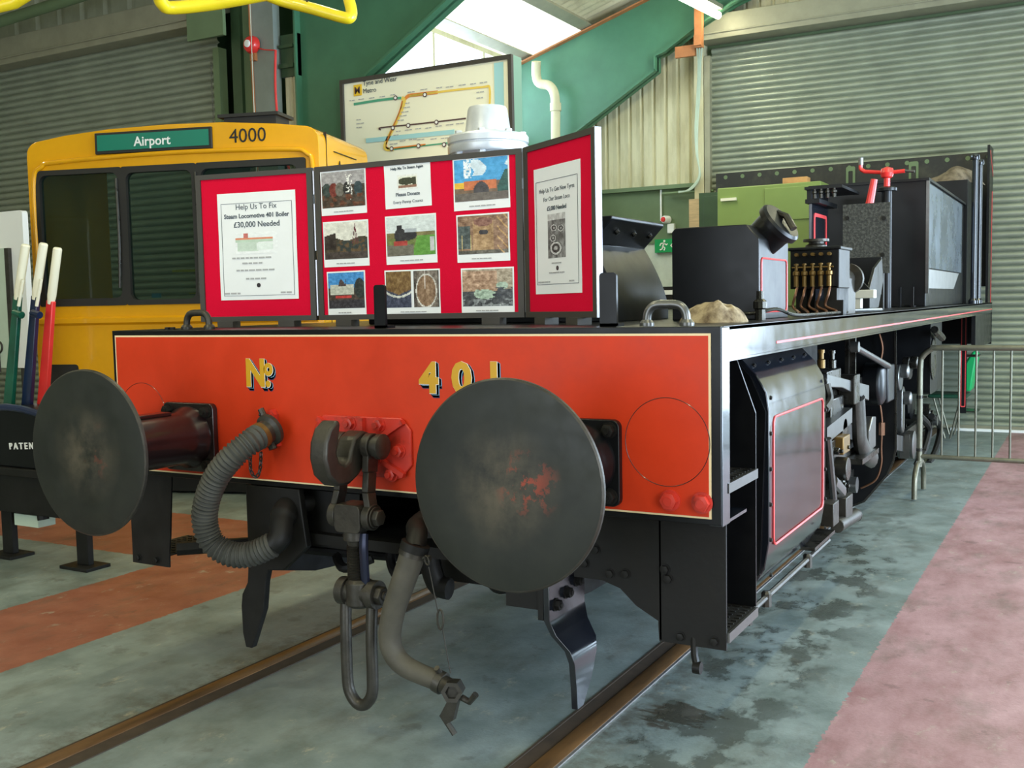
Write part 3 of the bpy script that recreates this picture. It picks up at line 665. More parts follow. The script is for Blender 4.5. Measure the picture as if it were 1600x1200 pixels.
# front steps either side
for s in (-1, 1):
    # front plate with curved inner cut-out
    pts = [(s*1.318, .822), (s*1.318, .425), (s*1.098, .425), (s*1.095, .49)]
    if s > 0: pts += [(1.02, .53), (.965, .58), (.90, .60), (.80, .60), (.80, .822)]
    else: pts += [(-1.085, .56), (-1.06, .822)]
    b = B(); prism(b, pts, .05, .058); p_ = part('step_plate', b, M_BLKM, smooth=False)
    for z in (.45,):
        for x in (1.17, 1.28):
            b = B(); nut(b, (s*x, .05, z), (0, -1, 0), .013, .012); obj('bolt', b, M_BLKM, p_)
    if s > 0:
        for x, z in ((.86, .77), (.88, .70), (.84, .65), (.93, .625), (.985, .63), (1.12, .66), (1.13, .63)):
            b = B(); nut(b, (x, .05, z), (0, -1, 0), .014, .012); obj('bolt', b, M_BLKM, p_)
    x0, x1 = sorted((s*1.318, s*1.10))
    for z in (.945, .478):
        b = B(); box(b, x0, x1, .058, .37, z-.006, z); 
        for i in range(9):
            for j in range(6):
                xx = x0+.02+j*.034; yy_ = .09+i*.032; box(b, xx, xx+.018, yy_, yy_+.006, z, z+.003)
        tr = part('step_tread', b, M_BLKM, smooth=False)
        b = B(); xa, xb = sorted((s*1.318, s*1.326)); box(b, xa, xb, .058, .37, z-.03, z+.001); obj('tread_edge', b, M_BRIGHT, tr, smooth=False)
    if s < 0: continue
    b = B(); box(b, min(s*1.1, s*1.106), max(s*1.1, s*1.106), .05, .5, .43, 1.32); part('step_back', b, M_BLKM, smooth=False)
    b = B(); prism(b, [(s*1.10, .42), (s*1.318, .48), (s*1.318, 1.13), (s*1.25, 1.32), (s*1.10, 1.32)], .37, .378); part('rear_step_plate', b, M_BLK, smooth=False)
b = B(); tube(b, spline([(1.21, .06, .45), (1.215, .05, .40), (1.225, .04, .37)], 4), .012, 8); lathe(b, [(.02, -.012), (.02, .012)], (1.228, .04, .362), (1, 0, 0), 12); part('drain_cock', b, M_BLKM)
# cylinder (the left one is off the engine)
for s in (1,):
    prof = [(s*.80, .42), (s*1.12, .40), (s*1.20, .43), (s*1.255, .52), (s*1.272, .62), (s*1.272, 1.10), (s*1.262, 1.17), (s*1.225, 1.235), (s*1.16, 1.30), (s*1.13, 1.318), (s*.80, 1.318)]
    b = B(); prism(b, prof, .70, 1.60); cy = part('cylinder_casing', b, M_SIDE, bevel=.004)
    b = B()
    x = s*1.2735
    loop = rrect(.755, 1.545, .60, 1.075, .03, 4)
    tube(b, [(x, yy, zz) for yy, zz in loop], .0045, 6, closed=True); obj('red_lining', b, M_PINK, cy)
    b = B()
    for k in range(6): lathe(b, [(.009, 0), (.006, .008)], (s*1.272, .712, .5+k*.13), (s, 0, 0), 8); lathe(b, [(.009, 0), (.006, .008)], (s*1.272, 1.588, .5+k*.13), (s, 0, 0), 8)
    for k in range(5): lathe(b, [(.009, 0), (.006, .008)], (s*1.20, .76+k*.19, 1.262), (s, 0, 1), 8)
    obj('cover_screws', b, M_BLKM, cy)
    # front cover
    b = B(); lathe(b, [(.20, 0), (.20, .03), (.17, .06), (.12, .085), (0, .09)], (s*1.02, .70, .74), (0, -1, 0), 40); cv = part('cylinder_cover', b, M_BLK)
    b = B(); ringpts = [(s*1.02+.19*math.cos(a), .665, .74+.19*math.sin(a)) for a in [i*math.pi/24 for i in range(48)]]; tube(b, ringpts, .008, 6, closed=True); obj('polished_rim', b, M_BRIGHT, cv)
    b = B(); lathe(b, [(.13, 0), (.13, .05), (.09, .08), (0, .08)], (s*1.02, .70, 1.12), (0, -1, 0), 32); part('valve_chest_cover', b, M_BLK)
    b = B(); prism(b, [(s*1.24, .50), (s*1.262, 1.10), (s*1.21, 1.22), (s*1.13, 1.318), (s*1.10, 1.318), (s*1.10, .45)], .69, .70); part('casing_front_plate', b, M_BLK, smooth=False)
    b = B(); tube(b, [(s*1.22, .5, .375), (s*1.22, 1.9, .375)], .012, 8)
    for k in (.6, .85, 1.5): lathe(b, [(.02, -.03), (.02, .02), (.012, .03)], (s*1.22, k, .37), (0, 0, 1), 8)
    part('drain_pipe', b, M_DSTEEL)
    b = B(); box(b, min(s*1.13, s*1.24), max(s*1.13, s*1.24), 1.55, 1.95, .40, .415); part('casing_tie', b, M_STEEL, smooth=False)
# main frames
for s in (-1, 1):
    x0, x1 = sorted((s*.56, s*.595))
    pts = [(.03, ZT-.012), (.03, .52), (.10, .46), (.35, .40), (.62, .38), (1.9, .38), (2.3, .55), (8.9, .55), (9.25, .8), (9.25, ZT-.012)]
    b = B(); prism(b, pts, x0, x1, 'x'); part('frame_plate', b, M_BLKM, smooth=False)
for y, z0, z1 in ((.62, .55, ZT-.02), (1.9, .6, 1.3), (4.4, .6, 1.3), (6.6, .6, 1.3), (9.2, .82, 1.36)):
    b = B(); box(b, -.57, .57, y, y+.03, z0, z1); part('frame_stretcher', b, M_BLKM, smooth=False)
b = B(); box(b, -.57, .57, .06, .60, .60, .64); part('front_deck_plate', b, M_BLKM, smooth=False)
for x in (-.42, -.15, .3): 
    b = B(); tube(b, spline([(x, .35, .62), (x+.02, .3, .50), (x+.1, .25, .46), (x+.2, .3, .5)], 5), .02, 8); part('underframe_pipe', b, M_BLKM)
# wheels, rods
for yw, rw in ((3.35, .5), (5.25, .5), (7.1, .5)):
    b = B(); cyl(b, (-.78, yw, rw+.008), (.78, yw, rw+.008), .085, 20); ax_ = part('axle', b, M_BLKM)
    for s in (-1, 1):
        c = (s*.70, yw, rw+.008)
        b = B(); lathe(b, [(rw+.028, -.022), (rw+.028, .004), (rw+.003, .014), (rw, .1), (rw-.06, .1), (rw-.06, -.022)], c, (s, 0, 0), 56); wh = part('wheel_tyre', b, M_STEEL)
        b = B(); lathe(b, [(.13, 0), (.13, .13), (.06, .14), (0, .14)], c, (s, 0, 0), 24)
        for k in range(12):
            a = k*math.pi/6; Mx = Matrix.Translation(c) @ Matrix.Rotation(a, 4, 'X'); box(b, min(0, s*.07), max(0, s*.07), -.022, .022, .1, rw-.05, Mx)
        lathe(b, [(rw-.055, .01), (rw-.055, .09), (rw-.09, .09), (rw-.09, .01)], c, (s, 0, 0), 56); obj('wheel_centre', b, M_BLK, wh)
        a = -.6; cp = Vector((s*.86, yw+.26*math.cos(a), rw+.26*math.sin(a)))
        b = B(); cyl(b, cp-Vector((s*.1, 0, 0)), cp+Vector((s*.17, 0, 0)), .05, 20); obj('crank_pin', b, M_BRIGHT, wh)
    if yw > 4: 
        for s in (-1, 1):
            b = B(); prism(b, [(yw-.14, rw+.30), (yw+.15, rw+.30), (yw+.28, rw+.12), (yw+.22, rw-.05), (yw-.2, rw-.05), (yw-.27, rw+.12)], min(s*.80, s*.83), max(s*.80, s*.83), 'x'); part('balance_weight', b, M_BLK, smooth=False)
a = -.6
for s in (-1, 1):
    z = .508+.26*math.sin(a); dy = .26*math.cos(a)
    b = B()
    for ya, yb in ((3.35, 5.25), (5.25, 7.1)):
        box(b, min(s*.92, s*.955), max(s*.92, s*.955), ya+dy+.08, yb+dy-.08, z-.045, z+.045)
    for yw in (3.35, 5.25, 7.1):
        lathe(b, [(.10, 0), (.10, .06), (.085, .07), (.085, .085), (0, .085)], (s*.905, yw+dy, z), (s, 0, 0), 24); box(b, min(s*.9, s*.96), max(s*.9, s*.96), yw+dy-.05, yw+dy+.05, z, z+.14)
    part('coupling_rod', b, M_STEEL)
    b = B(); prism(b, [(2.55, .80), (2.55, .88), (5.25+dy, z+.06), (5.25+dy, z-.06)], min(s*1.0, s*1.03), max(s*1.0, s*1.03), 'x'); lathe(b, [(.11, -.02), (.11, .09), (.06, .1), (0, .1)], (s*1.0, 5.25+dy, z), (s, 0, 0), 24); box(b, min(s*1.0, s*1.07), max(s*1.0, s*1.07), 5.25+dy-.11, 5.25+dy+.11, z-.09, z+.09); part('connecting_rod', b, M_BRIGHT)
    b = B(); box(b, min(s*.98, s*1.08), max(s*.98, s*1.08), 1.60, 3.75, .985, 1.03); sb = part('slide_bar', b, M_STEEL, smooth=False)
    b = B(); box(b, min(s*.98, s*1.08), max(s*.98, s*1.08), 1.60, 3.75, .60, .64); part('slide_bar', b, M_DSTEEL, smooth=False)
    b = B(); cyl(b, (s*1.03, 1.6, .80), (s*1.03, 2.5, .80), .035, 20); part('piston_rod', b, M_BRIGHT)
    b = B(); box(b, min(s*.99, s*1.12), max(s*.99, s*1.12), 2.42, 2.72, .64, .985); cyl(b, (s*1.0, 2.57, .82), (s*1.16, 2.57, .82), .06, 16); part('crosshead', b, M_STEEL, bevel=.006)
    b = B(); lathe(b, [(.09, 0), (.09, .10), (.07, .14), (.04, .16)], (s*1.03, 1.6, .80), (0, 1, 0), 24)
    for k in range(6):
        a2 = k*math.pi/3; nut(b, (s*1.03+.07*math.cos(a2), 1.70, .80+.07*math.sin(a2)), (0, 1, 0), .014, .02, .02)
    part('gland', b, M_STEEL)
# right-hand motion details seen behind the cylinder
def X(px, py, x=1.15): return at(px, py, x=x)
pl = [(1.20, 1.318), (1.205, 1.05), (1.21, .55), (1.195, .47), (1.16, .38), (1.02, .20), (.86, .12), (.72, .12), (.72, 1.318)]
for s in (-1, 1):
    b = B(); prism(b, [(s*x, z) for x, z in pl], 3.85, 3.87); mpz = part('motion_plate', b, M_BLK, smooth=False)
    b = B(); ribbon(b, [(s*x, 3.85, z) for x, z in pl[:7]], .012, NF, .004); obj('bright_edge', b, M_STEEL, mpz, smooth=False)
b = B(); pts = [at(1374, 522, y=3.83), at(1379, 545, y=3.83), at(1374, 575, y=3.82), at(1372, 610, y=3.82), at(1378, 655, y=3.82), at(1377, 700, y=3.82), at(1377, 725, y=3.82), at(1368, 750, y=3.82), at(1345, 763, y=3.82)]
tube(b, spline(pts, 5), .006, 8); q = at(1378, 670, y=3.82); lathe(b, [(.02, -.04), (.02, .04)], q, (0, 0, 1), 6); part('copper_pipe', b, M_COPPER)
# valve rod bracket, hanger, lever
b = B(); p0, p1 = X(1286, 598), X(1358, 614); prism(b, [(p0.y+.1, p0.z+.035), (p1.y, p1.z+.045), (p1.y, p1.z-.045), (p0.y+.45, p0.z-.06), (p0.y+.1, p0.z-.03)], 1.10, 1.15, 'x'); part('valve_rod_bracket', b, M_BRIGHT, smooth=False, bevel=.004)
b = B(); q = X(1338, 520); box(b, 1.10, 1.12, q.y-.05, q.y+.02, .95, 1.32); box(b, 1.12, 1.15, q.y-.02, q.y+.0, .98, 1.32); part('lifting_link', b, M_STEEL, smooth=False)
b = B(); q = X(1337, 605, 1.16); box(b, 1.08, 1.17, q.y-.07, q.y+.07, q.z-.09, q.z+.07); part('die_block', b, M_STEEL, smooth=False, bevel=.006)
b = B(); tube(b, [X(1337, 543, 1.2), X(1388, 572, 1.2)], .018, 14); lathe(b, [(.028, -.02), (.028, .02)], X(1336, 542, 1.2), (1, 0, 0), 16); part('reach_rod', b, M_BRIGHT)
b = B(); pts = [X(1340, 622, 1.13), X(1342, 660, 1.13), X(1344, 690, 1.13), X(1352, 708, 1.13), X(1362, 715, 1.13)]; tube(b, spline(pts, 5), .065, 12, sx=.6); part('combination_lever', b, M_DSTEEL, label='dark curved steel lever')
b = B(); q = X(1364, 600, 1.12); lathe(b, [(.13, -.05), (.13, .05), (.1, .07), (0, .07)], q, (1, 0, 0), 24); box(b, 1.06, 1.2, q.y+.05, q.y+.30, q.z-.12, q.z+.11); part('expansion_link', b, M_BLK, bevel=.01)
b = B(); q = X(1356, 680, 1.15); prism(b, [(q.y+.0, q.z-.10), (q.y-.0, q.z+.03), (q.y+.10, q.z+.10), (q.y+.20, q.z+.09), (q.y+.20, q.z-.09)], 1.12, 1.16, 'x'); part('crosshead_arm', b, M_BRIGHT, smooth=False, bevel=.006)
b = B(); q = X(1350, 712, 1.16); box(b, 1.02, 1.18, q.y-.15, q.y+.35, q.z-.03, q.z); part('slide_bar_bracket', b, M_STEEL, smooth=False)
for k, px in enumerate((1283, 1300)):
    b = B(); q = X(px, 575, 1.12); lathe(b, [(.020, 0), (.020, .04), (.013, .045), (.013, .075), (.017, .075), (.017, .09), (0, .095)], q, (0, 0, 1), 12); part('oil_cup', b, M_BRASS if k == 0 else M_STEEL)
b = B(); q = X(1300, 592, 1.12); box(b, 1.06, 1.14, q.y-.2, q.y+.12, q.z-.04, q.z+.05); part('oil_box', b, M_STEEL, bevel=.005)
b = B(); q = X(1317, 694, 1.18); box(b, 1.12, 1.20, q.y-.08, q.y+.08, q.z-.045, q.z+.045); part('brass_block', b, M_BRASS, bevel=.006)
b = B(); q = X(1310, 662, 1.14); prism(b, [(q.y-.35, q.z-.06), (q.y-.35, q.z+.02), (q.y+.25, q.z+.06), (q.y+.25, q.z-.02)], 1.1, 1.16, 'x'); part('radius_rod', b, M_BRIGHT, smooth=False)
b = B(); q = X(1310, 732, 1.17); box(b, 1.12, 1.16, q.y-.12, q.y+.12, q.z-.15, q.z+.15); cyl(b, (1.15, q.y, q.z), (1.22, q.y, q.z), .06, 16)
for dy, dz in ((-.08, .1), (.08, .1), (-.08, -.1), (.08, -.1)): nut(b, (1.16, q.y+dy, q.z+dz), (1, 0, 0), .02, .03, .02)
part('gland_plate', b, M_STEEL, bevel=.005)
b = B(); p0, p1 = X(1294, 685, 1.2), X(1303, 780, 1.2); tube(b, [p0, p1], .016, 8); p0, p1 = X(1304, 752, 1.2), X(1318, 768, 1.2); tube(b, [p0, p1], .03, 8, sx=.5); part('drain_linkage', b, M_BRIGHT)
b = B(); q = X(1318, 795, 1.19); box(b, 1.14, 1.22, q.y-.08, q.y+.08, q.z-.07, q.z+.07); q2 = X(1300, 800, 1.22); box(b, 1.18, 1.24, q2.y-.06, q2.y+.06, q2.z-.06, q2.z+.05); cyl(b, X(1308, 822, 1.2), X(1336, 805, 1.2), .035, 12); nut(b, X(1336, 805, 1.2), (0, 1, 0), .03, .04); part('drain_valve', b, M_DSTEEL, bevel=.006)
b = B(); q = X(1288, 640, 1.24); tube(b, spline([X(1291, 600, 1.2), X(1296, 625, 1.22), X(1288, 640, 1.24)], 4), .02, 8); part('cover_handle', b, M_DSTEEL)
# rods and shapes beyond the motion plate
for px, py, w, h, m in ((1408, 590, .10, .12, M_BRIGHT), (1423, 575, .12, .11, M_STEEL), (1412, 640, .06, .22, M_BRIGHT)):
    b = B(); q = at(px, py, x=1.05); prism(b, rrect(q.y-w, q.y+w, q.z-h*.8, q.z+h*.8, min(w, h*.8)*.98, 8), 1.0, 1.05, 'x'); lathe(b, [(.05, 0), (.05, .05), (.02, .06), (0, .06)], (1.05, q.y, q.z+h*.4), (1, 0, 0), 16); part('return_crank', b, m, bevel=.006)
b = B(); q = at(1425, 570, x=1.05); box(b, 1.02, 1.1, q.y+.3, q.y+.6, q.z-.12, q.z+.12); part('valve_spindle_guide', b, M_DSTEEL, bevel=.01)
b = B(); q = at(1450, 555, x=1.1); prism(b, rrect(q.y-.25, q.y+.45, .72, 1.30, .04), .70, 1.15, 'x'); ash = part('ash_chute', b, M_BLK)
b = B(); q = at(1458, 590, x=1.155); lathe(b, [(.17, 0), (.17, .01), (.10, .012)], (1.15, q.y, 1.0), (1, 0, 0), 24); obj('oval_plate', b, M_STEEL, ash)
b = B(); tube(b, [at(1460, 515, x=1.2), at(1472, 528, x=1.2)], .03, 8); part('grab_bar', b, M_STEEL)
for px in (1437, 1455):
    b = B(); tube(b, spline([at(px, 650, x=1.0), at(px+14, 668, x=1.0), at(px+8, 700, x=1.0), at(px-4, 725, x=1.0)], 5), .03, 8); part('injector_pipe', b, M_BLKM)
# rear end: step sheet, rear beam
b = B(); box(b, -W_, W_, 9.27, 9.3, .98, ZT-.01); part('rear_beam', b, M_BLK, smooth=False)
b = B(); box(b, 1.28, 1.315, 7.6, 9.27, 1.0, 1.32); part('rear_side_sheet', b, M_BLK, smooth=False)
for s in (-1, 1):
    xa, xb = sorted((s*1.06, s*1.30))
    xa, xb = sorted((s*1.15, s*1.21)); b = B(); box(b, xa, xb, 7.95, 7.965, .36, 1.32); st = part('rear_step_plate', b, M_BLK, smooth=False)
    b = B(); ringloop(b, rrect(xa+.008, xb-.008, .42, 1.30, .01), rrect(xa+.015, xb-.015, .43, 1.29, .008), 7.945, 7.95); obj('red_lining', b, M_PINK, st)
    for z in (.38, .92):
        b = B(); box(b, xa, xb+.10 if s > 0 else xb, 7.96, 8.25, z-.012, z); obj('tread', b, M_STEEL, st, smooth=False)

# ---- buffers
def buffer(cx, facemat):
    z = 1.0; s = 1 if cx > 0 else -1
    b = B(); prism(b, rrect(cx-.1375, cx+.1375, z-.1375, z+.1375, .025), -.032, -.0055); fl = part('buffer_flange', b, M_MAR if s < 0 else M_BLK, bevel=.003)
    for dx in (-.105, .105):
        for dz in (-.105, .105):
            b = B(); nut(b, (cx+dx, -.032, z+dz), (0, -1, 0), .021, .022, .008); obj('bolt', b, M_BLKM, fl)
    b = B(); lathe(b, [(.125, .03), (.122, .05), (.108, .075), (.104, .10), (.102, .36), (.108, .365), (.108, .385), (.098, .39)], (cx, 0, z), (0, -1, 0), 48)
    sh = part('buffer_housing', b, M_MAR if s < 0 else M_BLK)
    b = B(); box(b, cx-.03, cx+.03, -.36, -.14, z+.098, z+.112); obj('key_plate', b, M_MAR, sh, bevel=.003)
    b = B(); cyl(b, (cx, -.38, z), (cx, -.50, z), .085, 36); obj('ram', b, M_DSTEEL, sh)
    b = B(); lathe(b, [(.10, .455), (.14, .480), (.25, .492), (.296, .497), (.302, .501), (.302, .511), (.297, .515), (.20, .518), (0, .520)], (cx, 0, z), (0, -1, 0), 96)
    hd = part('buffer_head', b, M_DSTEEL, origin=(cx, -.515, z))
    b = B(); lathe(b, [(.2955, .5155), (.29, .5165), (.20, .5190), (0, .5215)], (cx, 0, z), (0, -1, 0), 96); obj('worn_face', b, facemat, hd, origin=(cx, -.52, z))
buffer(.865, M_DISCR); buffer(-.865, M_DISCL)

# ---- draw hook, its red plate and the screw coupling
def Y(px, py, y): return at(px, py, y=y)
b = B(); out = [(-.225, .925), (-.18, .895), (.155, .895), (.205, .945), (.205, 1.07), (.165, 1.112), (-.185, 1.112), (-.225, 1.07)]
prism(b, out, -.018, -.0055); dp = part('drawhook_plate', b, M_REDD, bevel=.004)
b = B()
for a0, a1 in (((-.10, 1.04), (-.20, 1.10)), ((.08, 1.04), (.18, 1.10)), ((.08, .96), (.18, .91)), ((-.10, .96), (-.20, .91)), ((0, 1.04), (0, 1.108))):
    v = Vector((a1[0]-a0[0], 0, a1[1]-a0[1])); ribbon(b, [(a0[0], -.018, a0[1]), (a1[0], -.018, a1[1])], .018, NF, .02)
ringloop(b, rrect(-.11, .09, .945, 1.055, .02), rrect(-.085, .065, .965, 1.035, .015), -.045, -.018); obj('stiffening_rib', b, M_REDD, dp)
for x, z in ((-.06, 1.085), (.07, 1.085), (.155, .995), (.12, .91), (-.15, 1.02)):
    b = B(); nut(b, (x, -.018, z), (0, -1, 0), .022, .02, .012); obj('bolt', b, M_REDD, dp)
# hook: a plate-like C shape in the vertical plane along the engine
cx = .03
hk = [(-.02, 1.035), (-.02, .965), (-.10, .945), (-.16, .905), (-.22, .882), (-.29, .885), (-.345, .925), (-.365, .985), (-.358, 1.04), (-.33, 1.085), (-.275, 1.112), (-.262, 1.095), (-.275, 1.055), (-.292, 1.00), (-.275, .965), (-.245, .952), (-.215, .965), (-.205, .995), (-.18, 1.04), (-.12, 1.06), (-.07, 1.045)]
hk = [(y*.86, z+.015) for y, z in hk]
b = B(); prism(b, hk, cx-.036, cx+.036, 'x'); hook = part('draw_hook', b, M_DSTEEL, bevel=.012)
HY, HZ = -.10, 1.02
b = B(); cyl(b, (cx-.085, HY, HZ), (cx+.10, HY, HZ), .036, 24); lathe(b, [(.045, 0), (.045, .02), (.03, .03)], (cx+.095, HY, HZ), (1, 0, 0), 20); pin = part('coupling_pin', b, M_DSTEEL)
TZ = .775; TY = -.125
for s in (-1, 1):
    x = cx+s*.062
    b = B(); pts = [(x, HY, HZ), (x, HY-.01, .93), (x, HY-.02, .86), (x+s*.012, TY, .81), (x+s*.012, TY, TZ)]
    for p, q, w in zip(pts, pts[1:], (.03, .024, .024, .03)):
        p, q = Vector(p), Vector(q); d_ = (q-p).normalized(); n_ = Vector((0, -d_.z, d_.y)).normalized()*w if abs(d_.x) < .9 else Vector((0, w, 0))
        vs = [p-n_, p+n_, q+n_, q-n_]; A = [b.verts.new(v+Vector((.013, 0, 0))) for v in vs]; C_ = [b.verts.new(v-Vector((.013, 0, 0))) for v in vs]
        b.faces.new(A); b.faces.new(C_[::-1])
        for i in range(4): b.faces.new((A[i], C_[i], C_[(i+1) % 4], A[(i+1) % 4]))
    lathe(b, [(.046, -.015), (.046, .015)], (x, HY, HZ), (1, 0, 0), 24); lathe(b, [(.046, -.015), (.046, .015)], (x+s*.012, TY, TZ), (1, 0, 0), 24)
    part('coupling_link', b, M_DSTEEL, bevel=.003)
b = B(); cyl(b, (cx-.10, TY, TZ), (cx+.11, TY, TZ), .026, 20); prism(b, rrect(cx-.056, cx+.056, TZ-.055, TZ+.045, .02), TY-.045, TY+.045); nut(b, (cx+.09, TY, TZ), (1, 0, 0), .03, .025); part('coupling_trunnion', b, M_DSTEEL, bevel=.006)
b = B(); prof = [(.03, 0), (.042, .0), (.042, .04), (.03, .045)]
z = .06
for k in range(30): prof += [(.026, z), (.031, z+.0028), (.026, z+.0056)]; z += .0056
prof += [(.026, z), (.026, z+.03)]; lathe(b, prof, (cx, TY, TZ-.045), (0, 0, -1), 24); sc = part('coupling_screw', b, M_DSTEEL); cx += .012
NZ = .50
b = B(); lathe(b, [(.034, -.05), (.048, -.04), (.048, .04), (.034, .05)], (cx, TY, NZ), (0, 0, 1), 28); cyl(b, (cx-.085, TY, NZ), (cx+.075, TY, NZ), .040, 20); nut(b, (cx+.075, TY, NZ), (1, 0, 0), .034, .03, .01); part('coupling_nut', b, M_DSTEEL, bevel=.004)
b = B(); pts = [(cx-.055, TY, NZ), (cx-.055, TY-.01, .44), (cx-.05, TY-.02, .34), (cx-.05, TY-.02, .21), (cx-.043, TY-.02, .145), (cx-.012, TY-.02, .105), (cx+.025, TY-.02, .105), (cx+.056, TY-.02, .145), (cx+.062, TY-.02, .21), (cx+.062, TY-.02, .34), (cx+.060, TY-.01, .44), (cx+.06, TY, NZ)]
tube(b, spline(pts, 5), .021, 14); lathe(b, [(.05, -.016), (.05, .016)], (cx-.062, TY, NZ), (1, 0, 0), 20); lathe(b, [(.05, -.016), (.05, .016)], (cx+.067, TY, NZ), (1, 0, 0), 20); part('coupling_bail', b, M_DSTEEL)
b = B(); tube(b, spline([(cx+.036, TY-.01, TZ-.06), (cx+.040, TY-.02, .66), (cx+.036, TY-.01, .54)], 6), .012, 10, sx=1.5); part('tommy_bar', b, mat('blue_black_steel', (42, 46, 66), .3, metal=.5))

# ---- vacuum hose on the left
hp = [Y(408, 680, -.10), Y(392, 690, -.15), Y(365, 712, -.20), Y(340, 742, -.22), Y(324, 780, -.22), Y(320, 815, -.21), Y(332, 848, -.19), Y(362, 866, -.16), Y(395, 865, -.13), Y(428, 850, -.10)]
sp = spline(hp, 14); b = B(); rr = [.046+.0035*math.sin(i*1.65) for i in range(len(sp))]
# resample finely so that the ribs read
fine = []; L_ = 0
for p, q in zip(sp, sp[1:]):
    n = max(2, int((q-p).length/.0032))
    for k in range(n): fine.append(p.lerp(q, k/n))
rad = []; acc = 0
for i, p in enumerate(fine):
    if i: acc += (p-fine[i-1]).length
    rad.append(.0455+.0042*math.sin(acc/.0165*2*math.pi))
tube(b, fine, rad, 20); vh = part('vacuum_hose', b, M_HOSE)
b = B(); d_ = (hp[0]-hp[1]).normalized(); lathe(b, [(.050, -.012), (.050, .012)], hp[0]-d_*.005, d_, 24); obj('brass_clip', b, M_BRASS, vh)
b = B(); lathe(b, [(.044, 0), (.046, .03), (.062, .04), (.062, .055), (.045, .06), (.03, .07)], hp[0], d_, 24); q = hp[0]+d_*.05
tube(b, [q+Vector((-.03, 0, .05)), q+Vector((-.045, 0, .075))], .012, 8); tube(b, [q+Vector((.0, 0, -.05)), q+Vector((.01, 0, -.075))], .016, 8); tube(b, [q+Vector((-.05, 0, .055)), q+Vector((.03, 0, .03))], .008, 8); obj('hose_coupling', b, M_DSTEEL, vh)
b = B(); prism(b, [(-.445, 1.115), (-.425, 1.125), (-.41, 1.105), (-.415, 1.02), (-.40, .985), (-.43, .98), (-.455, 1.02), (-.435, 1.06)], -.03, -.0055); q = Vector((-.43, -.05, 1.01)); lathe(b, [(.03, -.01), (.03, .01)], q, (0, 1, 0), 16); tube(b, [q, hp[0]+d_*.04], .012, 8); nut(b, (-.43, -.03, 1.095), (0, -1, 0), .013, .012); part('hose_dummy_bracket', b, M_REDD)
def chain(b, pts, r=.003, link_=.022):
    sp = spline(pts, 8); L = []; acc = 0
    for p, q in zip(sp, sp[1:]):
        while acc <= (q-p).length: L.append((p+(q-p).normalized()*acc, (q-p).normalized())); acc += link_*.72
        acc -= (q-p).length
    for i, (c, d) in enumerate(L):
        a = Vector((0, 1, 0)) if i % 2 else d.cross(Vector((0, 1, 0))).normalized()
        if abs(a.dot(d)) > .9: a = Vector((1, 0, 0))
        tube(b, [c+d*link_*.5*math.cos(t)+a*link_*.27*math.sin(t) for t in [k*math.pi/5 for k in range(10)]], r, 5, closed=True)
    return b
b = B(); chain(b, [Y(391, 715, -.10), Y(392, 735, -.09), Y(399, 745, -.08), Y(406, 735, -.07), Y(408, 705, -.06)]); part('keeper_chain', b, M_DSTEEL)
b = B(); tube(b, spline([Y(426, 852, -.10), Y(438, 838, -.08), Y(440, 815, -.05), Y(448, 797, .0), Y(462, 790, .08), (-.30, .2, .775)], 6), [.044]*14+[.05]*17, 18); part('vacuum_pipe_elbow', b, M_BLKM)
# ---- steam hose to the right of the hook
hp2 = [Y(648, 855, -.16), Y(640, 880, -.17), Y(628, 915, -.18), Y(615, 955, -.18), Y(609, 995, -.18), Y(616, 1022, -.18), Y(632, 1040, -.18), Y(655, 1052, -.18), Y(685, 1064, -.18)]
b = B(); sp = spline(hp2, 8); n = len(sp); tube(b, sp, [.045-.012*i/n for i in range(n)], 18); sh = part('steam_heat_hose', b, M_HOSE2)
b = B(); tube(b, spline([Vector((.30, .10, .80)), Y(655, 818, -.05), Y(652, 835, -.12), Y(648, 858, -.16)], 6), .036, 16); lathe(b, [(.05, -.014), (.05, .014)], hp2[0], (hp2[1]-hp2[0]).normalized(), 20); obj('steam_pipe_end', b, M_BLKM, sh)
b = B(); lathe(b, [(.048, -.008), (.048, .008)], hp2[0].lerp(hp2[1], .4), (hp2[1]-hp2[0]).normalized(), 20); q = hp2[0].lerp(hp2[1], .4)+Vector((.05, 0, -.01)); cyl(b, q-Vector((.02, .0, 0)), q+Vector((.02, .0, 0)), .012, 10); obj('hose_clip', b, M_DSTEEL, sh)
q = Y(688, 1066, -.18); d_ = (Y(710, 1078, -.18)-q).normalized()
b = B(); lathe(b, [(.038, -.015), (.038, .012), (.034, .014)], q, d_, 20); cyl(b, q+Vector((0, 0, .03)), q+Vector((0, -.02, .055)), .01, 8); obj('hose_clip', b, M_DSTEEL, sh)
q2 = Y(709, 1078, -.20); b = B(); lathe(b, [(.034, -.03), (.036, .02), (.036, .035), (.022, .035), (.022, .02), (0, .02)], q2, (.35, -.9, .1), 6); tube(b, [q, q2], .03, 14)
prism(b, [(q2.x-.01, q2.z-.02), (q2.x+.02, q2.z-.03), (q2.x-.0, q2.z-.10), (q2.x-.03, q2.z-.12), (q2.x-.05, q2.z-.09)], q2.y-.01, q2.y+.01); tube(b, [q2+Vector((-.05, 0, -.09)), q2+Vector((0, 0, -.15))], .01, 8); tube(b, [q2+Vector((.03, 0, -.02)), q2+Vector((.06, 0, -.03)), q2+Vector((.085, 0, -.0))], .011, 8); obj('hose_end_fitting', b, M_DSTEEL, sh)
b = B(); c0 = Y(666, 880, -.18); chain(b, [Y(667, 876, -.18), Y(669, 884, -.18)], .003, .03); tube(b, [Y(670, 886, -.18), Y(684, 955, -.18)], .002, 6)
for (u, v) in ((688, 968),): c = Y(u, v, -.18); tube(b, [c+Vector((.012*math.cos(t), 0, .034*math.sin(t))) for t in [k*math.pi/6 for k in range(12)]], .004, 6, closed=True)
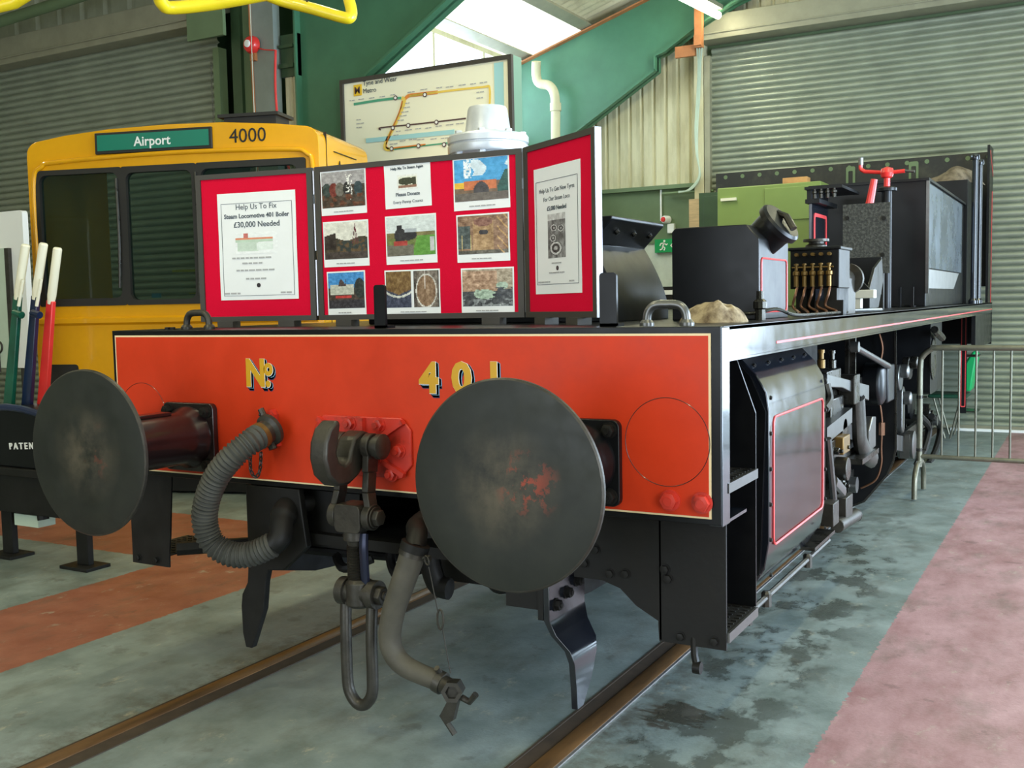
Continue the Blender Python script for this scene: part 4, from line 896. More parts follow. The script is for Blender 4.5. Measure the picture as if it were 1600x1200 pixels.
tube(b, [Y(691, 980, -.18), Y(704, 1052, -.19)], .002, 6); obj('keeper_chain', b, M_DSTEEL, sh)
# ---- guard irons
def guard(s, y0, name='guard_iron'):
    sec = [(.735, .60, y0, y0+.27), (.735, .47, y0, y0+.27), (.755, .42, y0+.01, y0+.25), (.80, .37, y0+.02, y0+.22), (.812, .33, y0+.025, y0+.20), (.815, .25, y0+.03, y0+.15), (.815, .175, y0+.035, y0+.08)]
    b = B(); rows = []
    for x, z, a, c in sec:
        rows.append([b.verts.new((s*x, a, z)), b.verts.new((s*(x+.022), a, z)), b.verts.new((s*(x+.022), c, z)), b.verts.new((s*x, c, z))])
    for p, q in zip(rows, rows[1:]):
        for i in range(4): b.faces.new((p[i], p[(i+1) % 4], q[(i+1) % 4], q[i]))
    b.faces.new(rows[0]); b.faces.new(rows[-1][::-1])
    g = part(name, b, M_SIDE if s > 0 else M_BLKM, bevel=.002)
    for k in range(3):
        b = B(); nut(b, (s*.757, y0+.045+k*.08, .515+.022*k), (s, 0, 0), .018, .02, .006); obj('bolt', b, M_BLKM, g)
    b = B(); box(b, min(s*.59, s*.735), max(s*.59, s*.735), y0+.01, y0+.16, .50, .66); box(b, min(s*.715, s*.735), max(s*.715, s*.735), y0, y0+.17, .47, .60); obj('mounting_block', b, M_BLKM, g, smooth=False)
guard(1, -.05)
# left one hangs from the frame nearer the middle
b = B(); prism(b, [(-.60, .82), (-.33, .82), (-.30, .60), (-.42, .50), (-.50, .49), (-.515, .44), (-.53, .33), (-.585, .20), (-.60, .165), (-.632, .165), (-.645, .22), (-.648, .33), (-.64, .38), (-.61, .43), (-.60, .52)], .0, .03); part('guard_iron', b, M_BLKM, bevel=.004)
# brake rigging / dark parts beneath
b = B(); tube(b, [(-.9, .5, .50), (-.3, .9, .36), (.1, 1.6, .33)], .022, 8); tube(b, [(-.50, .2, .53), (.2, .9, .36)], .018, 8); part('brake_pull_rod', b, M_BLKM)
b = B(); tube(b, [(-1.08, .08, .50), (-.58, .55, .50)], .03, 6); part('step_stay', b, M_BLKM)
b = B(); box(b, -.45, -.12, .1, .14, .58, .80); part('frame_bracket', b, M_BLKM, smooth=False)
b = B(); box(b, .1, .5, .3, .34, .45, .8); part('frame_bracket', b, M_BLKM, smooth=False)
b = B(); tube(b, spline([(.10, .25, .82), (.12, .2, .60), (.15, .2, .47), (.21, .2, .45)], 5), .035, 12, sx=1.2); part('brake_hanger', b, M_BLKM)

# ---- items fixed on the footplate
for x0, x1, zt in ((-.026, .024, 1.585), (.882, .942, 1.60)):
    b = B(); prism(b, rrect(x0, x1, ZT-.01, zt, .012), .10, .112); box(b, x0, x1, .10, .16, ZT, ZT+.01); part('lamp_iron', b, M_BLK)
b = B(); zz = ZT
def grab(x0, x1, y, m, r=.014):
    b = B(); tube(b, spline([(x0, y, ZT), (x0+.004, y, ZT+.04), (x0+.02, y, ZT+.062), (x0+.045, y, ZT+.068), ((x0+x1)/2, y, ZT+.068), (x1-.045, y, ZT+.068), (x1-.02, y, ZT+.062), (x1-.004, y, ZT+.04), (x1, y, ZT)], 5), r, 12)
    for x in (x0, x1): lathe(b, [(.024, 0), (.024, .01), (.016, .02)], (x, y, ZT), (0, 0, 1), 12)
    return part('grab_handle', b, m)
grab(1.03, 1.165, .14, M_BRIGHT); grab(-1.03, -.90, .14, M_DSTEEL)
for x in (-1.10, -1.07):
    b = B(); nut(b, (x, .10, ZT), (0, 0, 1), .012, .01); part('footplate_bolt', b, M_BLKM)
# smokebox saddle
half = [(.62, ZT), (.62, 1.47), (.614, 1.51), (.603, 1.55), (.588, 1.59), (.570, 1.63), (.550, 1.67), (.528, 1.71), (.508, 1.742), (.545, 1.778), (.60, 1.835), (.60, 1.85)]
sad = [(-x, z) for x, z in half]+[(x, z) for x, z in half[::-1]]
b = B(); prism(b, sad, .85, 1.42); sd = part('smokebox_saddle', b, M_BLK, bevel=.004)
for s in (-1, 1):
    for k in range(3): b = B(); nut(b, (s*.562, .98+k*.18, 1.795), (s, 0, -1), .012, .012); obj('saddle_bolt', b, M_STEEL, sd)
# tank box with its filler
tb = [(.795, ZT), (1.15, ZT), (1.15, 1.74), (1.10, 1.796), (.81, 1.796), (.795, 1.78)]
b = B(); prism(b, tb, 1.0, 1.44); tk = part('sand_box', b, M_BLK, bevel=.004)
b = B(); x = 1.1515; tube(b, [(x, yy, zz) for yy, zz in rrect(1.03, 1.41, 1.455, 1.665, .02, 3)], .004, 6, closed=True); obj('red_lining', b, M_PINK, tk)
b = B(); q = Vector((1.13, 1.2, 1.765)); d_ = Vector((.75, -.15, .62)).normalized()
lathe(b, [(.07, -.13), (.078, .03), (.078, .05), (.095, .05), (.095, .072), (.085, .082), (0, .085)], q, d_, 32); fl = obj('filler_neck', b, M_BLK, tk)
b = B(); e0 = q+d_*.085; tube(b, [e0+Vector((-.03, .03, .03)), e0+d_*.02, e0+Vector((.04, -.02, -.045))+d_*.01], .014, 8); obj('filler_clamp', b, M_STEEL, fl)
# pipe union at the box foot
b = B(); lathe(b, [(.02, 0), (.02, .04), (.026, .045), (.026, .07), (.014, .08), (.014, .11)], (1.175, .93, ZT), (0, 0, 1), 10); tube(b, spline([(1.08, .86, ZT+.03), (1.13, .92, ZT+.025), (1.175, .93, ZT+.03), (1.22, 1.0, ZT+.04), (1.25, 1.15, ZT+.015), (1.27, 1.5, ZT+.012), (1.26, 2.1, ZT+.012)], 6), .007, 8); part('oil_union', b, M_STEEL)
# mechanical lubricator
LX0, LX1, LY0, LY1 = at(1238, 440, y=1.98).x-.01, at(1311, 440, y=1.98).x, 1.98, 2.22
t_ = ZT
b = B(); box(b, LX0, LX1, LY0, LY1, 1.55, 1.735); box(b, LX0-.01, LX1+.01, LY0-.01, LY1+.01, 1.73, 1.745); lb = part('lubricator_body', b, M_BLK, smooth=False, bevel=.004)
b = B(); lathe(b, [(.05, 0), (.05, .012), (.035, .02), (.035, .03), (.06, .03), (.06, .042), (0, .045)], ((LX0+LX1)/2-.02, 2.1, 1.745), (0, 0, 1), 20); obj('filler_cap', b, M_DSTEEL, lb)
for k in range(5):
    x = LX0+.035+k*(LX1-LX0-.06)/4.4
    b = B(); lathe(b, [(.011, 0), (.011, .05), (.016, .055), (.016, .07), (.007, .075), (.007, .10), (.011, .10), (.011, .107), (0, .11)], (x, LY0-.025, 1.56), (0, 0, 1), 10); cyl(b, (x-.02, LY0-.025, 1.65), (x+.02, LY0-.025, 1.65), .004, 8); cyl(b, (x, LY0-.035, 1.71), (x, LY0, 1.71), .008, 10); obj('tap', b, M_BRASS, lb)
    b = B(); tube(b, spline([(x+.005, LY0-.03, 1.555), (x+.004, LY0-.06, 1.52), (x-.01, LY0-.05, 1.47), (x+.02+k*.006, LY0-.08, ZT+.02), (x+.06, LY0-.2, ZT+.012)], 5), .006, 8); obj('oil_pipe', b, M_COPPER, lb)
b = B(); box(b, LX0+.02, LX0+.07, LY0+.03, LY1-.03, ZT, 1.55); obj('mounting_foot', b, M_BLKM, lb, smooth=False)
b = B(); box(b, LX1-.10, LX1+.03, LY0-.05, LY0+.02, ZT, 1.495); box(b, LX1-.07, LX1-.01, LY0-.0, LY1+.02, ZT, 1.56); obj('mounting_foot', b, M_BLKM, lb, smooth=False)
b = B(); q = X(1324, 408, 1.17); q = Vector((1.175, 2.35, 1.60)); cyl(b, (1.13, 2.18, 1.60), (1.175, 2.50, 1.60), .05, 20); lathe(b, [(.08, -.02), (.08, .02)], (1.18, 2.5, 1.60), (0, 1, 0), 24); box(b, 1.12, 1.22, 2.28, 2.5, ZT, 1.6); obj('drive_housing', b, M_DSTEEL, lb)
b = B(); lathe(b, [(.032, 0), (.032, .07), (.036, .07), (.036, .08), (.0, .08)], (1.17, 2.35, 1.655), (0, 0, 1), 16); obj('oil_cup', b, M_BRASS, lb)
b = B(); box(b, 1.205, 1.222, 2.30, 2.34, ZT, 1.72); tube(b, [(1.215, 2.3, 1.68), (1.215, 2.1, 1.56)], .008, 8); obj('ratchet_arm', b, M_DSTEEL, lb)
# folded steel bracket
b = B(); q0 = X(1345, 402, 1.12)
prism(b, [(.97, ZT), (1.20, ZT), (1.20, 1.55), (1.10, 1.66), (1.02, 1.60), (.97, 1.50)], 3.0, 3.02); prism(b, [(3.02, ZT), (3.30, ZT+.02), (3.45, 1.60), (3.40, 1.73), (3.18, 1.67), (3.02, 1.55)], 1.18, 1.195, 'x'); box(b, 1.0, 1.19, 3.40, 3.42, 1.52, 1.74); part('folded_bracket', b, M_BLK, smooth=False, bevel=.003)
# speckled plate, sand pillar, tanks
q0, q1 = at(1317, 320, y=4.0), at(1390, 402, y=4.0)
b = B(); box(b, q0.x, q1.x, 4.0, 4.015, q1.z-.1, q0.z); spk = part('speckled_plate', b, M_SPECK, smooth=False)
b = B(); 
for px, py in ((1324, 341), (1381, 341), (1379, 398)): lathe(b, [(.014, 0), (.014, .004)], at(px, py, y=3.999), NF, 12)
obj('fixing_hole', b, M_BLKM, spk)
b = B(); box(b, q0.x+.05, q0.x+.12, 4.015, 4.06, ZT, q1.z+.1); box(b, q1.x-.1, q1.x-.04, 4.015, 4.06, ZT, q1.z+.1); part('plate_support', b, M_BLKM, smooth=False)
q0 = at(1264, 292, y=4.6); px1 = at(1268.5, 350, y=4.6).x; py1 = at(1294, 350, x=px1).y
zc = at(1270, 318, y=4.6).z; zd = at(1263, 293, y=4.6).z
b = B(); box(b, q0.x, px1, 4.6, py1, ZT, zc); pil = part('sand_pillar', b, M_SIDE, smooth=False, bevel=.002)
b = B(); ringloop(b, rrect(4.66, py1-.06, 1.60, zc-.06, .03), rrect(4.69, py1-.09, 1.625, zc-.085, .025), px1, px1+.004, 'x'); obj('red_lining', b, M_PINK, pil)
b = B(); box(b, q0.x-.02, px1+.22, 4.55, py1+.05, zd-.02, zd); box(b, q0.x-.02, px1+.06, 4.57, py1+.03, zc, zc+.03); box(b, q0.x-.01, q0.x+.02, 4.58, py1, zc, zd); obj('shelf', b, M_BLK, pil, smooth=False)
for k in range(4):
    b = B(); x = q0.x+.05+k*.045; lathe(b, [(.014, 0), (.014, .03), (.02, .035), (.02, .05), (.01, .055), (.01, .08)], (x, 4.56, zc+.03), (0, 0, 1), 8); obj('valve', b, M_STEEL, pil)
# big side tank / bunker
TA, TBk = at(1448, 281, x=1.16), at(1513, 281, x=1.16)
y0 = TA.y; zt = TA.z
tx0 = at(1268, 300, y=y0).x; b = B(); box(b, tx0, 1.16, y0, 8.0, ZT, zt); tank = part('side_tank', b, M_BLK, smooth=False, bevel=.006)
b = B(); box(b, 1.16, 1.172, y0+.03, 7.75, 1.72, zt-.02); obj('steel_panel', b, mat('blue_steel_sheet', (120, 130, 140), .28, metal=.75, var=.15, vscale=3, rvar=.08), tank, smooth=False, bevel=.003)
b = B(); prism(b, [(y0-.0, 1.71), (7.5, 1.71), (7.1, 1.565), (y0, 1.565)], 1.16, 1.176, 'x'); obj('lower_patch', b, mat('bare_steel_sheet', (150, 150, 148), .4, metal=.5, var=.15), tank, smooth=False)
b = B(); box(b, 1.158, 1.18, y0-.005, y0+.025, ZT+.1, zt); obj('corner_edge', b, M_BRIGHT, tank, smooth=False)
b = B(); box(b, tx0-.02, 1.18, y0-.02, 8.0, zt-.005, zt+.015); obj('top_lip', b, M_BLK, tank, smooth=False)
b = B(); tube(b, [(1.02, y0-.02, ZT+.005), (1.12, y0-.25, ZT+.005)], .01, 6)
for k in (0, .09): box(b, 1.0+k, 1.02+k, y0-.25, y0-.23, ZT, ZT+.15)
part('tank_stay', b, M_BLK, smooth=False)
for yy_ in (7.85, 8.30):
    b = B(); cyl(b, (1.27, yy_, ZT), (1.27, yy_, 2.78), .028, 16); lathe(b, [(.04, 0), (.046, .02), (.04, .05), (0, .06)], (1.27, yy_, 2.78), (0, 0, 1), 14); lathe(b, [(.045, 0), (.045, .03), (.03, .05)], (1.27, yy_, ZT), (0, 0, 1), 14); part('handrail_pillar', b, M_SIDE)
b = B(); box(b, .6, 1.19, 8.0, 9.27, ZT, 2.62); box(b, 1.285, 1.31, 8.9, 9.3, ZT, 3.05); part('bunker', b, M_BLK, smooth=False)
b = B(); prism(b, [(8.95, 3.0), (9.28, 2.78), (9.28, 2.76), (8.95, 2.98)], 1.31, 1.313, 'x'); box(b, 1.31, 1.313, 9.2, 9.22, ZT, 2.6); part('red_lining', b, M_PINK, smooth=False)
# perforated rear sheet
b = B(); zr = 3.02; box(b, -1.72, 1.30, 9.24, 9.26, 1.6, zr); rs = part('rear_sheet', b, mat('grimy_black_sheet', (30, 30, 26), .5, col2=(62, 60, 48), vscale=5, thr=(.5, .8)), smooth=False)
b = B()
for k in range(15):
    x = -1.6+k*.205; lathe(b, [(.024, 0), (.024, .004), (.014, .004), (.014, .001), (0, .001)], (x, 9.24, zr-.05), NF, 14)
obj('rivet_washers', b, M_GRND, rs)
for x in (-.15, 1.3-.48-.3):
    b = B(); ringloop(b, rrect(x-.05, x+.05, zr-.30, zr-.04, .02), rrect(x-.025, x+.025, zr-.27, zr-.09, .01), 9.232, 9.24); obj('slotted_bracket', b, M_GRND, rs)
# green cab sheet
b = B(); gx0, gx1 = -1.30, -.20; gz = at(1180, 290, y=8.0).z
box(b, gx0, gx1, 8.0, 8.9, ZT, gz); gc = part('green_cab_box', b, M_LGRN, smooth=False, bevel=.01)
b = B(); box(b, gx0+.52, gx1-.04, 7.985, 8.0, gz-.38, gz-.04); obj('green_door', b, M_LGRN, gc, smooth=False, bevel=.004)
b = B(); q = at(1130, 312, y=7.97); box(b, q.x-.03, q.x+.14, 7.97, 8.0, q.z-.015, q.z+.015); obj('strip_handle', b, M_CREAMH, gc, smooth=False)
# reversing gear handle
py_ = 4.9; hc = at(1386, 270, y=py_)
b = B(); cyl(b, (hc.x, py_, ZT), (hc.x, py_, hc.z-.1), .035, 14); lathe(b, [(.07, 0), (.07, .02), (.045, .03)], (hc.x, py_, hc.z-.13), (0, 0, 1), 16); rv = part('reverser_column', b, M_BLK)
b = B(); lathe(b, [(.022, -.11), (.022, -.04), (.04, -.03), (.05, 0), (.04, .03), (0, .045)], hc, (0, 0, 1), 16); tube(b, [at(1350, 268, y=py_), hc, at(1414, 267, y=py_)], .014, 10); tube(b, spline([at(1345, 256, y=py_), at(1345, 264, y=py_), at(1351, 268, y=py_)], 4), .014, 10); obj('red_handle', b, M_LRED, rv)
b = B(); tube(b, [at(1345, 247, y=py_), at(1345, 258, y=py_)], .017, 10); tube(b, [at(1414, 267, y=py_), at(1429, 268, y=py_)], .010, 10); obj('bright_grip', b, M_BRIGHT, rv)
b = B(); p0, p1 = at(1366, 280, y=4.4), at(1358, 322, y=4.4); tube(b, [p0, p1, (p1.x-.03, 4.4, ZT)], [.022, .028, .02], 10); part('brake_lever', b, M_LRED)

# =================================================================== LOOSE THINGS ON THE ENGINE
# rags
def rag(name, cx, cy, z0, wx, wy, h, m, label, seed):
    b = B(); n = 44; V = {}
    for i in range(n+1):
        for j in range(n+1):
            u, v = i/n*2-1, j/n*2-1; r = math.hypot(u, v); q = Vector((u*1.4+seed, v*1.4, seed*.5))
            w = noise.noise(q*.9)*.7+(.5-abs(noise.noise(Vector((q.x*1.5+q.y*.8, q.y*.5, seed)))))*.3
            hh = h*max(0, (1-r**3.0))*max(.25, .6+.6*w)+.004; rad = 1+.18*noise.noise(Vector((math.atan2(v, u)*1.2, seed, 0)))
            if r > 1: sc_ = 1/r; 
            else: sc_ = 1
            V[i, j] = b.verts.new((cx+u*sc_*wx*rad, cy+v*sc_*wy*rad, z0+hh))
    for i in range(n):
        for j in range(n): b.faces.new((V[i, j], V[i+1, j], V[i+1, j+1], V[i, j+1]))
    ed = [e for e in b.edges if e.is_boundary]; r_ = bmesh.ops.extrude_edge_only(b, edges=ed); vs = [g for g in r_['geom'] if isinstance(g, bmesh.types.BMVert)]
    for v in vs: v.co.z = z0+.0005
    return tag(obj(name, b, m), label, 'cloth')
rag('cleaning_rag', 1.125, .54, ZT, .115, .11, .115, M_RAG, 'crumpled buff cleaning rag on the footplate before the black sand box', 2.3)
tp = at(1490, 272, x=1.0); rag('cleaning_rag', .95, 8.6, 2.62, .32, .4, .22, M_RAGD, 'crumpled grey-brown cloth heaped on top of the rear tank', 5.1)
c = at(1245, 284, y=8.3); b = B(); box(b, c.x-.14, c.x+.12, 8.25, 8.4, gz+.001, gz+.085); tag(obj('wood_block', b, mat('orange_wood', (190, 140, 85), .6, var=.2), bevel=.004), 'orange-brown wooden block lying on top of the light green cab box', 'wood block')
b = B(); box(b, 1.03, 1.25, 2.84, 2.92, 1.50, 1.545); box(b, 1.13, 1.18, 2.85, 2.91, ZT, 1.50); tag(obj('timber_prop', b, mat('pale_timber', (205, 202, 190), .6, var=.1), smooth=False, bevel=.003), 'pale T-shaped timber prop on the footplate before the folded bracket', 'timber')
b = B(); q = Vector((1.2, 2.75, ZT)); tube(b, [(1.16, 2.62, ZT+.01), (1.26, 3.0, ZT+.01)], .01, 8); lathe(b, [(.022, 0), (.022, .02)], (1.16, 2.62, ZT), (0, 0, 1), 10); tag(obj('spanner', b, M_BRIGHT), 'bright steel spanner lying on the footplate edge beside the timber prop', 'spanner')

# silver flanged casting standing behind the notice board
t = thing('flanged_casting', 'silver painted flanged casting standing behind the notice board in front of the map', 'casting', (-.99, 2.6, ZT))
cxx, cyy = -.99, 2.6
b = B(); lathe(b, [(.20, 0), (.20, .03), (.165, .05), (.165, .98), (.18, 1.0)], (cxx, cyy, ZT), (0, 0, 1), 40); obj('body', b, M_GALV, t)
b = B(); lathe(b, [(.165, 1.0), (.245, 1.0), (.25, 1.01), (.25, 1.045), (.235, 1.052), (.235, 1.058), (.25, 1.062), (.25, 1.098), (.24, 1.11), (.16, 1.12)], (cxx, cyy, ZT), (0, 0, 1), 40); fo = obj('flange', b, M_GALV, t)
for k in range(8):
    a = k*math.pi/4+.35; b = B(); q = (cxx+.215*math.cos(a), cyy+.215*math.sin(a), ZT+1.105); nut(b, q, (0, 0, 1), .022, .022); nut(b, (q[0], q[1], ZT+1.003), (0, 0, -1), .022, .022, .015); obj('bolt', b, M_GALV, fo)
b = B(); lathe(b, [(.165, 1.11), (.142, 1.13), (.122, 1.27), (.114, 1.285), (.09, 1.29), (0, 1.295)], (cxx, cyy, ZT), (0, 0, 1), 40); obj('cap', b, M_GALV, t)

# =================================================================== NOTICE BOARD
A_, Bp, Cp, Dp = Vector((-1.255, .44, 0)), Vector((-.655, .545, 0)), Vector((.345, .60, 0)), Vector((.79, .315, 0))
BZ0, BH = 1.452, .655
t = thing('notice_board', 'three-panel red felt notice board in dark frames standing on the footplate', 'notice board', (-.2, .5, ZT))
panels = {}
for nm, p, q in (('left', A_, Bp), ('centre', Bp, Cp), ('right', Cp, Dp)):
    d = (q-p); wd = d.length; d.normalize(); p_ = p+d*.008; wd -= .016
    Mx = plane((p_.x, p_.y, BZ0), d, (0, 0, 1)); panels[nm] = (Mx, wd)
    b = B(); ringloop(b, [(0, 0), (wd, 0), (wd, BH), (0, BH)], [(.026, .022), (wd-.026, .022), (wd-.026, BH-.022), (.026, BH-.022)], -.012, .012, 'z', Mx); fr = obj('panel_frame', b, M_BFR, t, smooth=False)
    b = B(); box(b, .024, wd-.024, .02, BH-.02, -.006, .006, Mx); obj('felt_panel', b, M_FELT, fr, smooth=False); b = B(); box(b, .024, wd-.024, .02, BH-.02, -.010, -.006, Mx); obj('backing', b, M_BFR, fr, smooth=False)
    if nm == 'right':
        b = B(); box(b, wd-.001, wd+.003, 0, BH, -.013, .013, Mx); obj('alloy_edge', b, M_ALU, fr, smooth=False)
    for u in (.1, wd-.18):
        b = B(); box(b, u, u+.08, ZT-BZ0, 0, -.03, .03, Mx); obj('packing_foot', b, M_BFR, fr, smooth=False)
for p in (Bp, Cp):
    b = B(); 
    for z0_, z1_ in ((.02, .26), (.30, .50), (.54, .64)): cyl(b, (p.x, p.y-.006, BZ0+z0_), (p.x, p.y-.006, BZ0+z1_), .006, 8)
    obj('hinge_strip', b, M_ALU, t)

def picture(b, M, x0, y0, w, h, fn, nx=56, ny=42, off=.0):
    """printed picture: a grid of inked cells"""
    lay = b.loops.layers.float_color.new('ink') if not b.loops.layers.float_color else b.loops.layers.float_color[0]
    V = [[b.verts.new(M @ Vector((x0+w*i/nx, y0+h*j/ny, off))) for i in range(nx+1)] for j in range(ny+1)]
    for j in range(ny):
        for i in range(nx):
            f = b.faces.new((V[j][i], V[j][i+1], V[j+1][i+1], V[j+1][i])); c = fn((i+.5)/nx, (j+.5)/ny)
            c = sl([max(0, min(255, v)) for v in c])
            for l in f.loops: l[lay] = (*c, 1)
    return b
def N_(u, v, s, sd): return noise.noise(Vector((u*s+sd, v*s, sd*1.7)))
def jit(c, u, v, a=25, s=18, sd=0): k = a*N_(u, v, s, sd)+a*.7*N_(u, v, s*3, sd+5); return tuple(x+k for x in c)
def ell(u, v, cx, cy, rx, ry): return ((u-cx)/rx)**2+((v-cy)/ry)**2 < 1
def f_row(u, v):       # grey row of engines under an overcast sky
    c = (165, 160, 160) if v > .62 else (75, 62, 50)
    if .25 < v < .70:
        for cx, col in ((.12, (60, 70, 65)), (.28, (120, 55, 45)), (.42, (110, 105, 95)), (.60, (50, 48, 45)), (.85, (60, 75, 78))):
            if ell(u, v, cx, .5, .1, .2): c = col
    if .55 < u < .72 and N_(u, v, 25, 3) > .12 and .2 < v < .9: c = (235, 232, 225)
    if v < .35 and N_(u, v, 9, 8) > .1: c = (100, 60, 40)
    return jit(c, u, v, 30, 14, 1)
def f_crane(u, v):     # engine at left, tall lifting gear at right
    c = (225, 222, 210) if v > .55+.05*math.sin(u*9) else (70, 60, 45)
    if u < .27 and .25 < v < .64 + .3*u: c = (55, 45, 38)
    if .3 < u < .98 and .18 < v < .5: c = (90, 70, 45) if N_(u, v, 12, 2) > 0 else (60, 65, 60)
    if .4 < v < .95 and abs(u-.72) < (.98-v)*.13 and (abs(abs(u-.72)-(.98-v)*.12) < .012 or abs(u-.72) < .01): c = (100, 50, 55)
    if v < .2: c = (70, 60, 55)
    return jit(c, u, v, 25, 12, 2)
def f_boilerwagon(u, v):
    c = (70, 140, 200) if v > .58 else (70, 55, 45)
    if .05 < u < .72 and .38 < v < .66: c = (190, 190, 175)
    if .2 < u < .5 and .62 < v < .8 and N_(u, v, 8, 2) > -.1: c = (75, 60, 55)
    if .2 < u < .65 and .28 < v < .36: c = (190, 60, 55)
    if ell(u, v, .88, .55, .15, .28): c = (45, 50, 45)
    if v < .25: c = (55, 50, 55)
    return jit(c, u, v, 30, 14, 3)
def f_engineside(u, v):
    c = (235, 235, 230)
    if .08 < u < .95 and .2 < v < .85: c = (60, 62, 40) if ell(u, v, .45, .55, .42, .25) or (.75 < u < .93 and .3 < v < .8) else (225, 225, 205)
    if .05 < u < .95 and .12 < v < .28: c = (150, 110, 90)
    return jit(c, u, v, 18, 12, 4)
def f_train(u, v):     # small black engine with red beam coming along green grass
    c = (215, 222, 220) if v > .6 else (110, 120, 60) if v < .45 else (125, 115, 70)
    if v < .5 and u > .55 and (u-.55) > (v-.1)*.2: c = (95, 150, 55)
    if v < .28 and u < .55: c = (110, 105, 90)
    if ell(u, v, .28, .52, .12, .2) or ell(u, v, .45, .52, .18, .13) or (.22 < u < .32 and .6 < v < .78): c = (45, 42, 42)
    if .38 < u < .62 and .6 < v < .68: c = (175, 180, 185)
    if .14 < u < .42 and .26 < v < .38: c = (170, 60, 50)
    if .9 < u < .98 and .1 < v < .45: c = (190, 190, 190)
    return jit(c, u, v, 20, 14, 5)
def f_crack1(u, v):
    c = (120, 90, 45) if (v > .35+.3*abs(u-.5)) else (60, 65, 85)
    if abs(v-(.3+.5*(u-.5)**2)) < .03: c = (200, 200, 190)
    return jit(c, u, v, 40, 9, 6)
def f_crack2(u, v):
    c = (120, 108, 95)
    if u < .15 or u > .93: c = (80, 70, 60)
    if ell(u, v, .5, .45, .38, .42): c = (140, 110, 80)
    if abs(math.hypot((u-.5)/.4, (v-.45)/.45)-1) < .05: c = (205, 200, 190)
    if abs(u-.45) < .03 and v > .5: c = (200, 190, 180)
    return jit(c, u, v, 45, 8, 7)
def f_yard(u, v):      # blue sky over yard, orange machine, green cab at right
    c = (70, 160, 215) if v > .45 else (120, 95, 70)
    if N_(u, v, 3.5, 4) > .22 and v > .6: c = (215, 230, 240)
    if .18 < u < .32 and v > .55: c = (235, 240, 245) if N_(u, v, 20, 1) > -.15 else (110, 175, 215)
    if u < .18 and .3 < v < .45: c = (235, 185, 50)
    if .18 < u < .78 and .25 < v < .48: c = (200, 110, 60)
    if ell(u, v, .5, .25, .14, .2): c = (65, 60, 60)
    if u > .8 and .05 < v < .7 and v < .3+(u-.8)*2.6: c = (30, 80, 70)
    if v < .18: c = (105, 95, 85)
    return jit(c, u, v, 22, 12, 8)
def f_firebox(u, v):
    c = (140, 105, 75)
    if .3 < u < .72 and .1 < v < .8 or ell(u, v, .51, .8, .21, .17): c = (165, 130, 85)
    if ell(u, v, .51, .83, .19, .12): c = (125, 80, 60)
    if ell(u, v, .52, .56, .09, .07): c = (45, 38, 35)
    if u < .25 and .15 < v < .75: c = (70, 80, 75)
    if (abs(u-.08) < .015 or abs(u-.26) < .015) and v < .5: c = (190, 170, 110)
    if v < .1: c = (90, 85, 70)
    if u > .78 and abs((u*3+v*2) % .5-.25) < .05: c = (190, 150, 90)
    return jit(c, u, v, 45, 10, 9)
def f_rubble(u, v):
    c = (165, 150, 125) if v > .45 else (60, 62, 62)
    if v > .4 and v < .95 and u < .7: c = (170, 135, 105)
    if ell(u, v, .45, .32, .22, .13) or ell(u, v, .8, .55, .12, .1) or ell(u, v, .3, .36, .06, .1): c = (165, 185, 165)
    if .25 < v < .5 and u > .6 and N_(u, v, 6, 3) > 0: c = (40, 45, 50)
    if v < .2 and N_(u, v, 9, 2) > 0: c = (130, 135, 135)
    return jit(c, u, v, 55, 11, 10)
def f_wheels(u, v):    # greyscale wheels and tyres
    g = 120+70*N_(u, v, 5, 3)
    for cx, cy, r in ((.45, .22, .36), (.35, .68, .2), (.75, .66, .2), (.3, .45, .2)):
        d = math.hypot((u-cx)/r, (v-cy)/(r*.45)); 
        if d < 1: g = 200 if .65 < d < .9 else 60 if d > .3 else 170
    if v > .85: g = 200
    return jit((g, g, g), u, v, 35, 12, 11)
def f_diagram(u, v):
    c = (240, 242, 242)
    if .55 < v < .75 and u < .9: c = (225, 140, 105) if v > .66 else (190, 210, 190)
    if .2 < u < .3 and .75 < v < .95: c = (200, 110, 100)
    if .12 < v < .55 and .05 < u < .55: c = (200, 215, 200)
    if .5 < u < .9 and .15 < v < .5: c = (228, 236, 230)
    return jit(c, u, v, 10, 10, 12)

def sheet(panel, u0, u1, v0, v1, label, name='photo_print', m=M_PAPER, group=None, tilt=0):
    """a paper pinned on a panel: u across, v down, both 0..1; returns (thing, matrix at its lower left, w, h)"""
    Mx, wd = panels[panel]
    x0, x1 = u0*wd, u1*wd; y1, y0 = (1-v0)*BH, (1-v1)*BH; w, h = x1-x0, y1-y0
    Ms = Mx @ Matrix.Translation((x0, y0, .0072)) @ Matrix.Rotation(tilt, 4, 'Z')
    t = thing(name, label, 'paper', tuple(Ms @ Vector((w/2, 0, 0))), group)
    b = B(); n = 8
    V = [[b.verts.new(Ms @ Vector((w*i/n, h*j/n, .0008*math.sin(i*1.3+j)*((i in (0, n)) or (j in (0, n)))+zz_))) for i in range(n+1) for j in range(n+1)] for zz_ in (0, .0008)]
    for k in (0, 1):
        for i in range(n):
            for j in range(n):
                a = i*(n+1)+j; b.faces.new((V[k][a], V[k][a+n+1], V[k][a+n+2], V[k][a+1]))
    for i in range(n):
        for (a, c) in ((i, i+1), (n*(n+1)+i, n*(n+1)+i+1), (i*(n+1), (i+1)*(n+1)), (i*(n+1)+n, (i+1)*(n+1)+n)): b.faces.new((V[0][a], V[0][c], V[1][c], V[1][a]))
    obj('paper', b, m, t)
    return t, Ms @ Matrix.Translation((0, 0, .0018)), w, h
